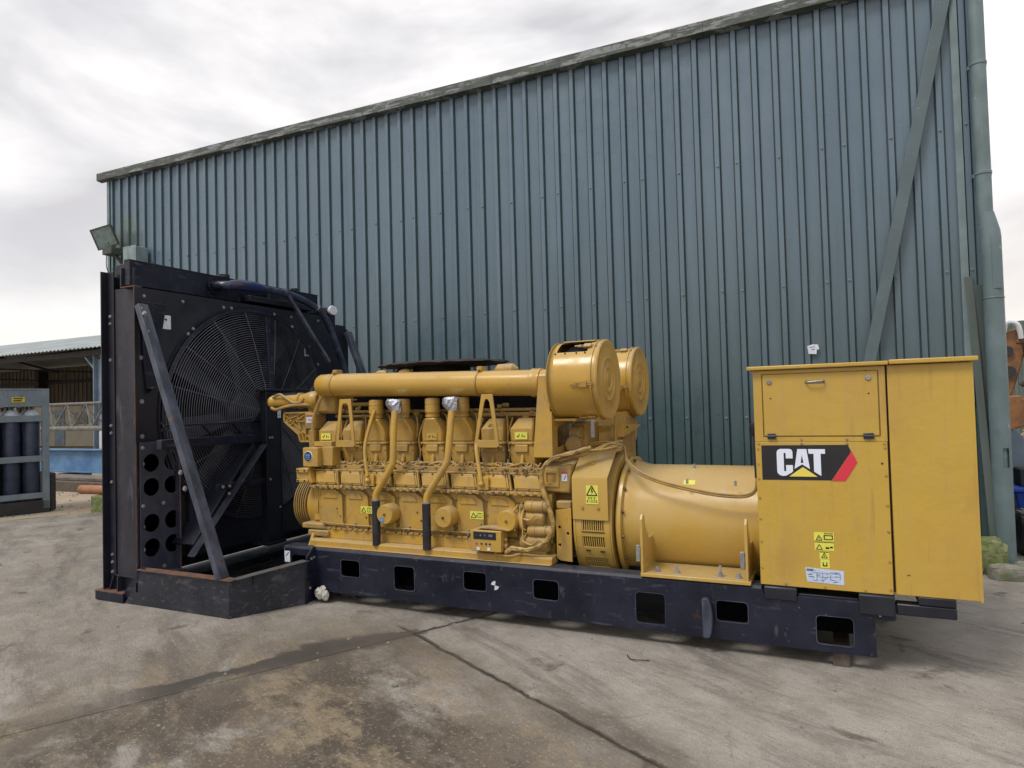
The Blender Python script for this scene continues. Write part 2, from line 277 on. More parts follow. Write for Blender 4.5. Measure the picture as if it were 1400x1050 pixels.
JBOX = mat('grey_junction_box', (.22, .29, .32), .55, var=(.15, .20, .19), vscale=10)
RAGM = mat('crumpled_pale_plastic', (.48, .47, .42), .6, var=(.32, .31, .27), vscale=40)
SACK = mat('black_sacking', (.015, .015, .017), .5, bump=.5, bscale=12)

# ------------------------------------------------------------------ mesh helpers
WL = {}
def link(o, parent=None, world=(0, 0, 0)):
    COL.objects.link(o); WL[o] = Vector(world)
    if parent is not None: o.parent = parent; o.location = WL[o] - WL[parent]
    else: o.location = WL[o]
    return o
def tag(o, label=None, cat=None, group=None, kind=None):
    for k, v in (('label', label), ('category', cat), ('group', group), ('kind', kind)):
        if v: o[k] = v
    return o
def thing(name, label, cat, at, group=None):
    o = bpy.data.objects.new(name, None); o.empty_display_size = .1; link(o, None, at); return tag(o, label, cat, group)
def basis(d):
    d = Vector(d).normalized(); a = Vector((0, 0, 1)) if abs(d.z) < .9 else Vector((1, 0, 0))
    u = a.cross(d).normalized(); return u, d.cross(u), d
class MB:
    def __init__(s): s.v = []; s.f = []
    def add(s, vs, fs):
        n = len(s.v); s.v += [Vector(p) for p in vs]; s.f += [tuple(i+n for i in f) for f in fs]; return s
    def box(s, x0, x1, y0, y1, z0, z1):
        x0, x1 = sorted((x0, x1)); y0, y1 = sorted((y0, y1)); z0, z1 = sorted((z0, z1))
        return s.add([(x0,y0,z0),(x1,y0,z0),(x1,y1,z0),(x0,y1,z0),(x0,y0,z1),(x1,y0,z1),(x1,y1,z1),(x0,y1,z1)],
                     [(0,3,2,1),(4,5,6,7),(0,1,5,4),(1,2,6,5),(2,3,7,6),(3,0,4,7)])
    def loft(s, rings, cap=True, close=True):
        n = len(rings[0]); vs = [p for r in rings for p in r]; fs = []
        for i in range(len(rings)-1):
            for j in range(n if close else n-1):
                k = (j+1) % n; fs.append((i*n+j, i*n+k, (i+1)*n+k, (i+1)*n+j))
        if cap: fs.append(tuple(range(n))[::-1]); fs.append(tuple(range((len(rings)-1)*n, len(rings)*n)))
        return s.add(vs, fs)
    def lathe(s, p, d, prof, n=24, cap=True):
        """prof: [(distance along d, radius)]"""
        u, v, w = basis(d); p = Vector(p)
        return s.loft([[p+w*a+(u*math.cos(2*pi*i/n)+v*math.sin(2*pi*i/n))*r for i in range(n)] for a, r in prof], cap)
    def cyl(s, p, q, r, r2=None, n=16):
        p, q = Vector(p), Vector(q); return s.lathe(p, q-p, [(0, r), ((q-p).length, r if r2 is None else r2)], n)
    def tube(s, pts, r, n=8, cap=True):
        pts = [Vector(p) for p in pts]; rings = []; pu = None
        for i, p in enumerate(pts):
            d = (pts[min(i+1, len(pts)-1)]-pts[max(i-1, 0)]).normalized()
            if pu is None: u, v, _ = basis(d)
            else:
                u = (pu-d*pu.dot(d)).normalized(); v = d.cross(u)
            pu = u; rr = r(i/(len(pts)-1)) if callable(r) else r
            rings.append([p+(u*math.cos(2*pi*k/n)+v*math.sin(2*pi*k/n))*rr for k in range(n)])
        return s.loft(rings, cap)
    def bar(s, p, q, w, h, up=(0, 0, 1)):
        p, q = Vector(p), Vector(q); d = (q-p).normalized(); u = Vector(up).cross(d).normalized()*w/2; v = d.cross(u.normalized())*h/2
        return s.loft([[x-u-v, x+u-v, x+u+v, x-u+v] for x in (p, q)])
    def prism(s, pts, ax, a, b):
        """2D outline extruded along axis ax ('x': pts are (y,z); 'y': (x,z); 'z': (x,y))"""
        f = {'x': lambda p, t: (t, p[0], p[1]), 'y': lambda p, t: (p[0], t, p[1]), 'z': lambda p, t: (p[0], p[1], t)}[ax]
        n = len(pts); return s.add([f(p, a) for p in pts]+[f(p, b) for p in pts],
            [tuple(range(n)), tuple(range(2*n-1, n-1, -1))]+[(i, i+n, (i+1) % n+n, (i+1) % n) for i in range(n)])
    def ball(s, c, r, n=10, sc=(1, 1, 1)):
        c = Vector(c); R = [[c+Vector((sc[0]*r*math.sin(pi*i/n)*math.cos(2*pi*j/(2*n)), sc[1]*r*math.sin(pi*i/n)*math.sin(2*pi*j/(2*n)), -sc[2]*r*math.cos(pi*i/n))) for j in range(2*n)] for i in range(1, n)]
        return s.loft(R)
    def plate(s, outline, holes, T, th):
        """flat plate with holes. outline/holes 2D, T maps (u,v,w)->world, thickness th"""
        cu = bpy.data.curves.new('tmp', 'CURVE'); cu.dimensions = '2D'; cu.fill_mode = 'BOTH'; cu.extrude = th/2
        for pl in [outline]+list(holes):
            sp = cu.splines.new('POLY'); sp.points.add(len(pl)-1); sp.use_cyclic_u = True
            for i, p in enumerate(pl): sp.points[i].co = (p[0], p[1], 0, 1)
        o = bpy.data.objects.new('tmp', cu); me = o.to_mesh()
        s.add([T(v.co.x, v.co.y, v.co.z) for v in me.vertices], [tuple(p.vertices) for p in me.polygons])
        o.to_mesh_clear(); bpy.data.objects.remove(o); bpy.data.curves.remove(cu); return s
    def build(s, name, m, parent=None, bevel=0, kind=None, label=None, angle=38, flat=False, seg=2):
        me = bpy.data.meshes.new(name)
        lo = Vector([min(p[i] for p in s.v) for i in range(3)]); hi = Vector([max(p[i] for p in s.v) for i in range(3)])
        c = Vector(((lo.x+hi.x)/2, (lo.y+hi.y)/2, lo.z if parent is None else (lo.z+hi.z)/2))
        me.from_pydata([p-c for p in s.v], [], s.f)
        bm = bmesh.new(); bm.from_mesh(me); bmesh.ops.remove_doubles(bm, verts=bm.verts, dist=1e-5); bmesh.ops.recalc_face_normals(bm, faces=bm.faces); bm.to_mesh(me); bm.free()
        me.materials.append(m)
        if not flat:
            me.shade_smooth(); me.set_sharp_from_angle(angle=math.radians(angle))
        o = bpy.data.objects.new(name, me); link(o, parent, c)
        if bevel:
            b = o.modifiers.new('edge', 'BEVEL'); b.width = bevel; b.segments = seg; b.limit_method = 'ANGLE'; b.angle_limit = math.radians(50); b.harden_normals = False
        if kind: o['kind'] = kind
        if label: o['label'] = label
        return o
def kids(o): return [c for c in bpy.data.objects if c.parent is o]
def dup(o, delta, parent=None):
    c = o.copy(); COL.objects.link(c); WL[c] = WL[o]+Vector(delta)
    c.parent = parent; c.location = WL[c]-(WL[parent] if parent else Vector())
    for k in kids(o): dup(k, delta, c)
    return c
def spline(pts, n=6):
    pts = [Vector(p) for p in pts]; P = [pts[0]]+pts+[pts[-1]]; out = []
    for i in range(1, len(P)-2):
        a, b, c, d = P[i-1:i+3]
        for k in range(n):
            t = k/n; out.append(.5*((2*b)+(c-a)*t+(2*a-5*b+4*c-d)*t*t+(3*b-a-3*c+d)*t**3))
    return out+[pts[-1]]
def rrect(x0, x1, z0, z1, r, n=4):
    o = []
    for cx, cz, a in ((x1-r, z1-r, 0), (x0+r, z1-r, 90), (x0+r, z0+r, 180), (x1-r, z0+r, 270)):
        o += [(cx+r*math.cos(math.radians(a+90*i/n)), cz+r*math.sin(math.radians(a+90*i/n))) for i in range(n+1)]
    return o
def circ(cx, cz, r, n=20): return [(cx+r*math.cos(2*pi*i/n), cz+r*math.sin(2*pi*i/n)) for i in range(n)]
def YP(y): return lambda u, v, w: (u, y+w, v)       # plane facing the camera side (XZ at depth y)
def XP(x): return lambda u, v, w: (x+w, u, v)       # plane across the machine (YZ)
def bolts(mb, pts, axis, r=.012, h=.010):
    for p in pts: mb.lathe(p, axis, [(-.002, r*1.25), (h*.3, r*1.25), (h*.31, r*.9), (h, r*.85)], 6)
    return mb
def decal(name, poly, y, m, parent, label=None, t=.0025):
    return MB().prism(poly, 'y', y, y-t).build(name, m, parent, flat=True, label=label)
def rect(x0, x1, z0, z1): return [(x0, z0), (x1, z0), (x1, z1), (x0, z1)]
def print_marks(poly_list, y, m, parent, name='printing'):
    b = MB()
    for p in poly_list: b.prism(p, 'y', y, y-.0012)
    return b.build(name, m, parent, flat=True, kind='stuff')
def tri_marks(cx, z0, s, t=.12):
    """outline triangle as three bars"""
    A, B, C_ = (cx-s/2, z0), (cx+s/2, z0), (cx, z0+s*.88); w = s*t; o = []
    for p, q in ((A, B), (B, C_), (C_, A)):
        d = Vector((q[0]-p[0], q[1]-p[1])); n = Vector((-d.y, d.x)).normalized()*w/2
        o.append([(p[0]-n.x, p[1]-n.y), (q[0]-n.x, q[1]-n.y), (q[0]+n.x, q[1]+n.y), (p[0]+n.x, p[1]+n.y)])
    return o
# ------------------------------------------------------------------ ground
tag(MB().add([(-400, -60, -.035), (400, -60, -.035), (400, 600, -.035), (-400, 600, -.035)], [(0, 1, 2, 3)]).build('ground', SAND), kind='structure')
yard = thing('concrete_yard', None, None, (-2.58, 3.80, -.03)); yard['kind'] = 'structure'
c28, s28 = math.cos(math.radians(28.2)), math.sin(math.radians(28.2))
def sw(x, y, z): return (-2.58+x*c28+y*s28, 3.80-x*s28+y*c28, z)      # slab grid -> world
XS = [-8.3, -6, 0, 6, 12, 18]
for i in range(5):
    YS = [-18, -9, -3 if i == 0 else 9, 12] if i < 2 else [-18, -12, -6, 0, 6, 12]; YS = sorted(set(YS))
    for j in range(len(YS)-1):
        a, b, c, d = XS[i]+.004, XS[i+1]-.004, YS[j]+.004, YS[j+1]-.004
        q = [(a, c), (b, c), (b, d), (a, d)]
        MB().loft([[sw(x, y, -.03) for x, y in q], [sw(x, y, 0) for x, y in q]]).build('slab', CONC, yard, bevel=.005, flat=True)
MB().add([sw(-8.3, -18, -.012), sw(18, -18, -.012), sw(18, 12, -.012), sw(-8.3, 12, -.012)], [(0, 1, 2, 3)]).build('joint_filling', SEAL, yard)
# moss along the yard's left edge
random.seed(3); mb = MB(); A, B = [], []
for k in range(60):
    y = -9+k*.32; A.append(sw(-8.30-.0, y, -.004)); B.append(sw(-8.52-random.uniform(0, .22), y, -.032))
mb.loft([A, B], cap=False, close=False); tag(mb.build('moss_strip', MOSS), kind='stuff', label='low green moss growing along the left edge of the concrete yard', cat='moss')
# small stones scattered on the yard and sand
random.seed(11); mb = MB()
def pebble(mb, x, y, z, r):
    ps = [(r*random.uniform(.6, 1.2), 0, 0), (-r*random.uniform(.6, 1.2), 0, 0), (0, r*random.uniform(.6, 1.2), 0), (0, -r*random.uniform(.6, 1.2), 0), (0, 0, r*.8), (0, 0, -r*.2)]
    mb.add([(x+a, y+b, z+c) for a, b, c in ps], [(0, 2, 4), (2, 1, 4), (1, 3, 4), (3, 0, 4), (2, 0, 5), (1, 2, 5), (3, 1, 5), (0, 3, 5)])
for k in range(900):
    x = random.uniform(-9, 3); y = random.uniform(1.2, 7)
    pebble(mb, x, y, 0, random.choice([.003, .004, .005, .008, .012]))
for k in range(500):
    x = random.uniform(-16, -10.8); y = random.uniform(5, 12); pebble(mb, x, y, -.033, random.choice([.01, .015, .02, .03]))
tag(mb.build('loose_grit', STONE, flat=True), kind='stuff', label='small loose stones and grit scattered over the yard', cat='grit')

# ------------------------------------------------------------------ the clad warehouse
WY = 7.10
wh = thing('warehouse', 'tall teal corrugated steel warehouse wall filling the background', 'warehouse', (-4.6, WY, 0))
PITCHR = .1925; XL, XR = -10.52, 1.25
def ztop(x): return 5.36-(x-XL)*.0085
nsh = 0; x = -5.063-28*PITCHR-.0225-.12/2; xs0 = x
while x < XR-.02:
    x1 = min(x+5*PITCHR, XR); prof = []
    k = 0
    while x+k*PITCHR < x1-.001:
        b = x+k*PITCHR
        for dx, dy in ((0, 0), (.057, 0), (.0585, .009), (.0635, .009), (.0725, -.030), (.1175, -.030), (.1265, .009), (.1315, .009), (.133, 0), (PITCHR, 0)):
            # a shallow stiffening swage in the middle of each wide pan
            if XL <= b+dx <= x1+.0001: prof.append((b+dx, WY+dy))
        k += 1
    if x < XL: prof = [(XL, WY)]+prof
    P = []
    for p in prof:
        if not P or abs(P[-1][0]-p[0]) > 1e-4: P.append(p)
    back = .012
    ring0 = [(p[0], p[1]+(nsh % 2)*.0015, -.02) for p in P]; ring1 = [(p[0], p[1]+(nsh % 2)*.0015, ztop(p[0])) for p in P]
    mb = MB().loft([ring0, ring1], cap=False, close=False); mb.loft([[(a, b+back, c) for a, b, c in ring0], [(a, b+back, c) for a, b, c in ring1]], cap=False, close=False)
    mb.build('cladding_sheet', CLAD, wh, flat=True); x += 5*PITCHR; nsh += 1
# fixing screws in rows on the rib crowns
random.seed(5); mb = MB(); xc = xs0+.095; k = 0
while xc < XR-.1:
    if xc > XL+.05 and k % 5 not in (1, 3):
        for zz, dz in ((3.84, -.0), (2.565, 0), (1.3, 0)):
            mb.lathe((xc+random.uniform(-.006, .006), WY-.029, zz+random.uniform(-.012, .012)), (0, -1, 0), [(0, .014), (.004, .014), (.005, .008), (.012, .007)], 8)
    xc += PITCHR; k += 1
mb.build('fixing_screws', TRIM, wh, kind='stuff')
# verge flashing along the top
def ring(x, dz=0): z = ztop(x); return [(x, WY-.11, z-.07), (x, WY-.11, z+.045), (x, WY+.25, z+.085), (x, WY+.25, z+.07), (x, WY-.095, z+.04), (x, WY-.095, z-.07), (x, WY-.02, z-.07), (x, WY-.02, z-.085)]
xx = XL-.17
while xx < XR+.1:
    nx = min(xx+2.4, XR+.12); MB().loft([ring(xx), ring(nx-.004)]).build('verge_flashing', FASC, wh, flat=True); xx = nx
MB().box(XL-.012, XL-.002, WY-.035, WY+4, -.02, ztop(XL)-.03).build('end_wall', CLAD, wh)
MB().box(XL-.014, XL+.045, WY-.045, WY-.033, -.02, ztop(XL)-.09).build('corner_flashing', TRIM, wh, bevel=.002)
# right-hand corner: bright flashing strip, post, box downpipe above and steel guard pipe below
MB().prism([(1.02, WY-.036), (1.075, WY-.05), (1.08, WY-.036)], 'z', 1.4, 5.2).build('corner_flashing', TRIM, wh)
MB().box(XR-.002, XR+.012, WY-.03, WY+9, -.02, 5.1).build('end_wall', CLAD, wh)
MB().lathe((1.20, WY-.13, 2.93), (0, 0, 1), [(0, .058), (2.22, .058)], 20).build('downpipe', TRIM, wh)
for z in (3.35, 4.3): MB().lathe((1.20, WY-.13, z), (0, 0, 1), [(0, .060), (.004, .064), (.026, .064), (.03, .060)], 20).box(1.13, 1.27, WY-.08, WY-.05, z, z+.03).build('pipe_collar', TRIM, wh)
gp = MB()
def slot(ang): return abs(ang) < .30
# guard pipe wall with a slotted opening facing the yard: built from quads, skipping the slot
cx, cy, R_ = 1.228, WY-.15, .074; zs = [0, .4, .8, .86]+[.88+i*.02 for i in range(8)]+[1.04, 1.5, 2.0, 2.5, 2.80]; NA = 40
slot_a = math.radians(-72)
for i in range(len(zs)-1):
    for j in range(NA):
        a0, a1 = 2*pi*j/NA, 2*pi*(j+1)/NA; am = (a0+a1)/2; zm = (zs[i]+zs[i+1])/2
        da = abs((am-slot_a+pi) % (2*pi)-pi)*R_; hz = abs(zm-.95)
        if (hz < .062 and da < .026) or (hz < .080 and da < .018): continue
        gp.add([(cx+R_*math.cos(a0), cy+R_*math.sin(a0), zs[i]), (cx+R_*math.cos(a1), cy+R_*math.sin(a1), zs[i]), (cx+R_*math.cos(a1), cy+R_*math.sin(a1), zs[i+1]), (cx+R_*math.cos(a0), cy+R_*math.sin(a0), zs[i+1])], [(0, 1, 2, 3)])
gp.lathe((cx, cy, 0), (0, 0, 1), [(0, R_-.016), (2.8, R_-.016)], 24, cap=False)
gp.loft([[(cx+a*math.cos(2*pi*q/32)+b, cy+a*math.sin(2*pi*q/32), z) for q in range(32)] for a, b, z in ((R_, 0, 2.80), (R_-.001, -.004, 2.86), (.066, -.018, 2.95), (.059, -.028, 3.02))], cap=False)
gp.box(cx-.012, cx+.055, cy-.079, cy-.070, 2.36, 2.80)
gp.build('pipe_guard', GUARDP, wh)
MB().lathe((cx, cy, 2.28), (0, 0, 1), [(0, R_+.002), (.006, R_+.006), (.012, R_+.002)], 32).build('weld_bead', GUARDP, wh)
# upright strips leaning in the corner next to the guard pipe
o = MB().bar((1.07, WY-.055, 2.50), (1.145, WY-.19, .22), .060, .010, up=(0, 1, 0)).build('steel_strip', DARKT, bevel=.002)
tag(o, 'narrow weathered steel strip leaning beside the steel guard pipe', 'strip')
o = MB().bar((1.12, WY-.05, 2.42), (1.175, WY-.06, .16), .09, .02, up=(0, 1, 0)).build('corner_post', DARKT, bevel=.002)
tag(o, 'dark green post behind the leaning strip at the right warehouse corner', 'post')
# long diagonal strap leaning across the cladding
o = MB().bar((1.033, WY-.065, 5.22), (-.116, WY-.10, 0.0), .100, .012, up=(0, 1, 0)).build('diagonal_strap', STRAP, bevel=.003)
tag(o, 'long grey green steel strap running diagonally across the right part of the cladding', 'steel strap')
# small torn sticker on the wall
st = MB().prism([(-.235, 1.945), (-.23, 1.90), (-.16, 1.895), (-.158, 1.935), (-.135, 1.94), (-.145, 1.985), (-.19, 1.99), (-.24, 1.975)], 'y', WY-.032, WY-.035).build('torn_sticker', WHITE, flat=True)
tag(st, 'small torn white sticker on the cladding above the generator cabinet', 'sticker')
print_marks([[(-.22, 1.957), (-.175, 1.965), (-.175, 1.97), (-.22, 1.963)], [(-.205, 1.935), (-.175, 1.94), (-.175, 1.945), (-.205, 1.942)]], WY-.0352, INKB, st)

# floodlight and junction box on the building's left corner
fl = thing('floodlight', 'weathered square floodlight tilted up on the left corner of the warehouse', 'floodlight', (-10.45, WY, 4.05))
fx = Vector((-10.22, 6.80, 4.27)); ff = Vector((.50, -.82, -.22)).normalized(); fr_ = ff.cross(Vector((0, 0, 1))).normalized()*-1; fu_ = fr_.cross(ff)*-1
if fu_.z < 0: fu_ = -fu_
rq = Matrix.Rotation(math.radians(17), 3, ff); fr_, fu_ = rq @ fr_, rq @ fu_
tl = Matrix((fr_, -ff, fu_)).transposed()
def FT(x, y, z): return fx+tl @ (Vector((x, y, z))*.86)
FS = .86
def frus(mb, a, b): mb.loft([[FT(x*a[0], a[2], z*a[1]) for x, z in ((-1, -1), (1, -1), (1, 1), (-1, 1))], [FT(x*b[0], b[2], z*b[1]) for x, z in ((-1, -1), (1, -1), (1, 1), (-1, 1))]])
mb = MB(); frus(mb, (.19, .19, 0), (.185, .185, .06)); frus(mb, (.185, .185, .06), (.10, .12, .24)); mb.build('lamp_housing', LAMPB, fl, bevel=.008)
mb = MB(); frus(mb, (.168, .168, -.006), (.168, .168, 0.001)); mb.build('lens', LENS, fl)
mb = MB()
for a, b in (((-.19, -.19), (.19, -.17)), ((-.19, .17), (.19, .19)), ((-.19, -.17), (-.17, .17)), ((.17, -.17), (.19, .17))):
    mb.loft([[FT(a[0], y, a[1]), FT(b[0], y, a[1]), FT(b[0], y, b[1]), FT(a[0], y, b[1])] for y in (-.015, .001)])
mb.build('bezel', LAMPB, fl, flat=True)
MB().box(-10.28, -10.06, 6.80, 6.98, 4.00, 4.11).build('gear_box', LAMPB, fl, bevel=.01)
MB().bar((-10.16, 6.92, 4.02), (-10.12, 7.06, 3.86), .06, .04).bar((-10.18, 6.92, 4.04), (-10.02, 7.06, 4.05), .06, .03).bar((-10.20, 6.88, 4.10), (-10.20, 6.84, 4.20), .05, .02).build('bracket', LAMPB, fl)
MB().tube(spline([(-10.26, 6.86, 4.00), (-10.29, 6.88, 3.82), (-10.26, 6.94, 3.68), (-10.18, 7.04, 3.66)]), .007, 6).build('cable', HOSE, fl)
jb = thing('junction_box', 'grey square junction box on the cladding beside the floodlight', 'junction box', (-9.7, WY, 3.78))
MB().box(-9.84, -9.56, 6.86, 7.065, 3.78, 4.07).build('box_body', JBOX, jb, bevel=.012)
MB().box(-9.85, -9.55, 6.845, 6.857, 3.77, 4.08).build('cover', JBOX, jb, bevel=.008)
MB().cyl((-9.72, 6.96, 4.06), (-9.72, 6.96, 4.12), .03).build('cable_gland', LAMPB, jb)
# ------------------------------------------------------------------ radiator
rad = thing('radiator', 'tall black radiator with round fan guard at the left end of the generator', 'radiator', (-5.2, 4.85, 0))
FX = -5.02                                     # plane of the face that looks at the engine
Y0, Y1 = 3.577, 6.16
# side channel facing the camera: web, two flanges, inner strip
mb = MB().box(-5.430, -5.022, 3.640, 3.650, .085, 2.53); mb.build('side_web', WORN, rad)
MB().box(-5.436, -5.425, 3.577, 3.640, .085, 2.68).box(-5.425, -5.345, 3.628, 3.640, .085, 2.68).build('outer_flange', BLKC, rad, bevel=.003)
MB().box(-5.19, -5.178, 3.58, 3.640, 2.53, 2.685).box(-5.19, -5.09, 3.62, 3.64, 2.53, 2.685).build('top_cleat', WORN, rad, bevel=.002)
MB().box(-5.028, -5.018, 3.577, 3.640, .29, 2.522).build('front_flange', WORN, rad, bevel=.003)
MB().box(-5.185, -5.018, 3.577, 3.640, 2.520, 2.528).build('top_edge', RUST, rad)
MB().box(-5.0175, -5.0155, 3.575, 3.585, .29, 2.522).build('rusty_edge', RUST, rad)
mb = MB(); random.seed(2)
for z in (.30, .36, .22, .95, 1.35, 1.41, 1.95, 2.25, 2.31): mb = bolts(mb, [(-5.385, 3.628, z)], (0, -1, 0), .012, .010)
for z in (.33, .39, 1.37, 1.42, 2.30): mb = bolts(mb, [(-5.09, 3.640, z)], (0, -1, 0), .010, .010)
mb.build('side_bolts', STEEL, rad, kind='stuff')
MB().box(-5.50, -5.455, 3.66, 6.1, .40, 2.40).build('core_side', BLKC, rad)
MB().box(-5.46, -5.36, 3.64, 6.1, .12, 2.64).build('radiator_frame', BLKC, rad)
MB().box(-5.355, -5.30, 3.70, 6.05, .35, 2.45).build('core', CORE, rad)
# shroud panel with the round fan opening
FC = (4.79, 1.47); FR = .97
ol = [(Y0+.004, 1.27), (3.925, 1.27), (3.925, .30), (Y1, .30), (Y1, 2.18), (Y1-.02, 2.30), (5.98, 2.40), (5.86, 2.515), (Y0+.004, 2.515)]
MB().plate(ol, [circ(FC[0], FC[1], FR, 72)], XP(FX+.004), .008).build('shroud_panel', BLKC, rad)
mb = MB(); mb.lathe((FX+.01, FC[0], FC[1]), (-1, 0, 0), [(-.02, FR+.03), (-.025, FR), (.22, FR-.02)], 72, cap=False); mb.build('shroud_ring', BLK, rad)
mb = MB().lathe((FX+.012, FC[0], FC[1]), (1, 0, 0), [(0, FR+.055), (.008, FR+.055), (.008, FR+.035), (0, FR+.035)], 72, cap=False); mb.build('ring_band', BLK, rad)
mb = MB()
bolts(mb, [(FX+.008, y, 2.45) for y in (3.66, 4.02, 4.45, 4.9, 5.3, 5.7)], (1, 0, 0)); bolts(mb, [(FX+.008, 3.63, z) for z in (2.30, 1.95, 1.60, 1.32, 1.10, .86, .6, .42)], (1, 0, 0), .016)
bolts(mb, [(FX+.02, FC[0]+(FR+.045)*math.cos(a), FC[1]+(FR+.045)*math.sin(a)) for a in [math.radians(q) for q in (75, 105, 132, 136, 165, 192, 60, 30, 0)]], (1, 0, 0), .013)
bolts(mb, [(FX+.008, 3.80, z) for z in (1.36, 1.42)]+[(FX+.008, 3.70, 2.35)], (1, 0, 0), .012); mb.build('panel_bolts', STEEL, rad, kind='stuff')
# fan behind the guard
fan = MB(); fan.lathe((-5.25, FC[0], FC[1]), (1, 0, 0), [(0, .2), (.12, .2), (.14, .16), (.14, .0001)], 24); fo = fan.build('fan_hub', BLKC, rad)
FANM = mat('fan_blade_grey', (.020, .021, .03), .6, var=(.012, .012, .018), vscale=5)
for k in range(8):
    a = 2*pi*k/8+.18; mb = MB(); rings = []
    for i in range(6):
        r = .18+.73*i/5; w = .30*(.6+.4*i/5); tw = math.radians(52-24*i/5)
        er = Vector((0, math.cos(a), math.sin(a))); et = Vector((0, -math.sin(a), math.cos(a))); ex = Vector((1, 0, 0))
        d = et*math.cos(tw)+ex*math.sin(tw)*.5; n_ = ex
        c = Vector((-5.17, FC[0], FC[1]))+er*r
        rings.append([c-d*w/2, c+n_*.012, c+d*w/2, c-n_*.004])
    mb.loft(rings).build('fan_blade', FANM, rad)
# cone-shaped wire guard
HX, HR = -4.80, .055
gb = MB(); nr = 46
for i in range(nr):
    t = i/(nr-1); r = (FR-.01)*(1-t)+HR*t; xg = FX+.03+(HX-FX-.03)*(t**.85); seg = 84
    gb.lathe((xg, FC[0], FC[1]), (1, 0, 0), [(0, r+.0030), (.0030, r), (0, r-.0030), (-.0030, r), (0, r+.0030)], seg, cap=False)
go = gb.build('guard_rings', WIREM, rad, kind='stuff')
for k in range(16):
    a = 2*pi*k/16+.12; p = [(FX+.03+(HX-FX-.03)*(t**.85)+.005, FC[0]+math.cos(a)*((FR-.01)*(1-t)+HR*t), FC[1]+math.sin(a)*((FR-.01)*(1-t)+HR*t)) for t in (0, .25, .5, .75, 1)]
    MB().tube(p, .0030, 5).build('guard_spoke', WIREM, go)
MB().lathe((HX-.01, FC[0], FC[1]), (1, 0, 0), [(0, .10), (.012, .10), (.02, .06), (.03, .0001)], 24).build('guard_hub', BLKC, rad)
# vertical stay down to the hub
MB().bar((FX+.05, 4.93, 2.40), (HX+.03, 4.80, 1.40), .055, .02, up=(1, 0, 0)).build('guard_stay', BLK, rad, bevel=.003)
# belt-drive frame in front of the lower half
mb = MB(); mb.box(-4.80, -4.72, 4.655, 4.665, .30, 1.68).box(-4.80, -4.72, 4.835, 4.845, .30, 1.68).box(-4.79, -4.73, 4.665, 4.835, .305, 1.675); mb.build('drive_post', BLKC, rad, bevel=.003)
MB().box(-4.80, -4.71, 4.60, 6.0, 1.68, 1.70).box(-4.9, -4.7, 4.64, 4.86, .27, .30).build('drive_cap', BLKC, rad, bevel=.003)
bolts(MB(), [(-4.72, 4.69, 1.25), (-4.72, 4.72, 1.25), (-4.72, 4.69, .87), (-4.72, 4.81, .6)], (1, 0, 0), .010).build('post_bolts', STEEL, rad, kind='stuff')
def ybeam(x, z, y0, y1, w, h, name, m=BLK): return MB().box(x-w/2, x+w/2, y0, y1, z-h/2, z+h/2).build(name, m, rad, bevel=.003)
ybeam(-4.80, 1.255, 3.62, 4.66, .06, .075, 'cross_beam'); ybeam(-4.80, 1.40, 3.66, 4.66, .02, .018, 'guard_rail'); ybeam(-4.76, .86, 4.12, 4.66, .02, .05, 'lower_rail')
for y in (4.02, 4.34): MB().bar((-4.795, y, 1.395), (-4.79, y+.10, 1.295), .012, .025, up=(1, 0, 0)).build('rail_strut', BLK, rad)
MB().prism([(4.46, 1.30), (4.655, 1.30), (4.655, 1.50)], 'x', -4.80, -4.79).build('gusset', BLK, rad)
MB().bar((-4.73, 4.63, 1.19), (-4.73, 3.84, .34), .012, .085, up=(1, 0, 0)).build('diagonal_tie', BLK, rad, bevel=.002)
MB().bar((-4.90, 4.55, 1.20), (-4.90, 3.90, .42), .02, .26, up=(1, 0, 0)).build('lower_cover', BLKC, rad, bevel=.002)
bolts(MB(), [(-4.745, 4.18, .86), (-4.745, 4.25, .86), (-4.72, 4.22, .80)], (1, 0, 0), .012).build('tie_bolts', STEEL, rad, kind='stuff')
# pierced plate with eight round holes
MB().box(-5.33, -5.30, 3.66, 4.2, .10, 1.30).build('hole_blackout', CORE, rad)  # near-black box added behind the plate so its holes look black
holes = [circ(y, z, .072, 28) for y in (3.695, 3.885) for z in (1.105, .912, .625, .428)]
PX = -5.0
holes = [[(min(a, 3.921), b) for a, b in h] for h in holes]
MB().plate([(3.60, .215), (3.930, .215), (3.930, 1.275), (3.60, 1.275)], holes, XP(PX), .010).build('pierced_plate', PLATE, rad)
mb = MB()
for y in (3.695, 3.885):
    for z in (1.105, .912, .625, .428): mb.lathe((PX+.005, y, z), (1, 0, 0), [(0, .075), (.0015, .075), (.0015, .072), (0, .072)], 28, cap=False) if y < 3.8 else None
mb.build('hole_rims', BRACE, rad, kind='stuff')
MB().box(PX+.006, PX+.045, 3.922, 3.930, .215, 1.275).build('plate_flange', PLATE, rad); MB().box(PX+.045, PX+.0475, 3.921, 3.931, .215, 1.275).build('flange_edge', RUST, rad)
MB().box(PX-.05, PX+.10, 3.60, 3.93, .200, .215).build('plate_foot', TRAY, rad)
bolts(MB(), [(PX+.006, 3.80, 1.24), (PX+.006, 3.80, .77), (PX+.006, 3.80, .26), (PX+.006, 3.62, 1.23), (PX+.006, 3.62, .26), (PX+.006, 3.62, .77)], (1, 0, 0), .014).build('plate_bolts', STEEL, rad, kind='stuff')
MB().box(-5.01, -4.96, 4.02, 4.06, .25, 1.24).build('inner_post', BLKC, rad)
MB().box(-5.0, -4.995, 4.06, 6.1, .28, .6).build('lower_panel', BLKC, rad)
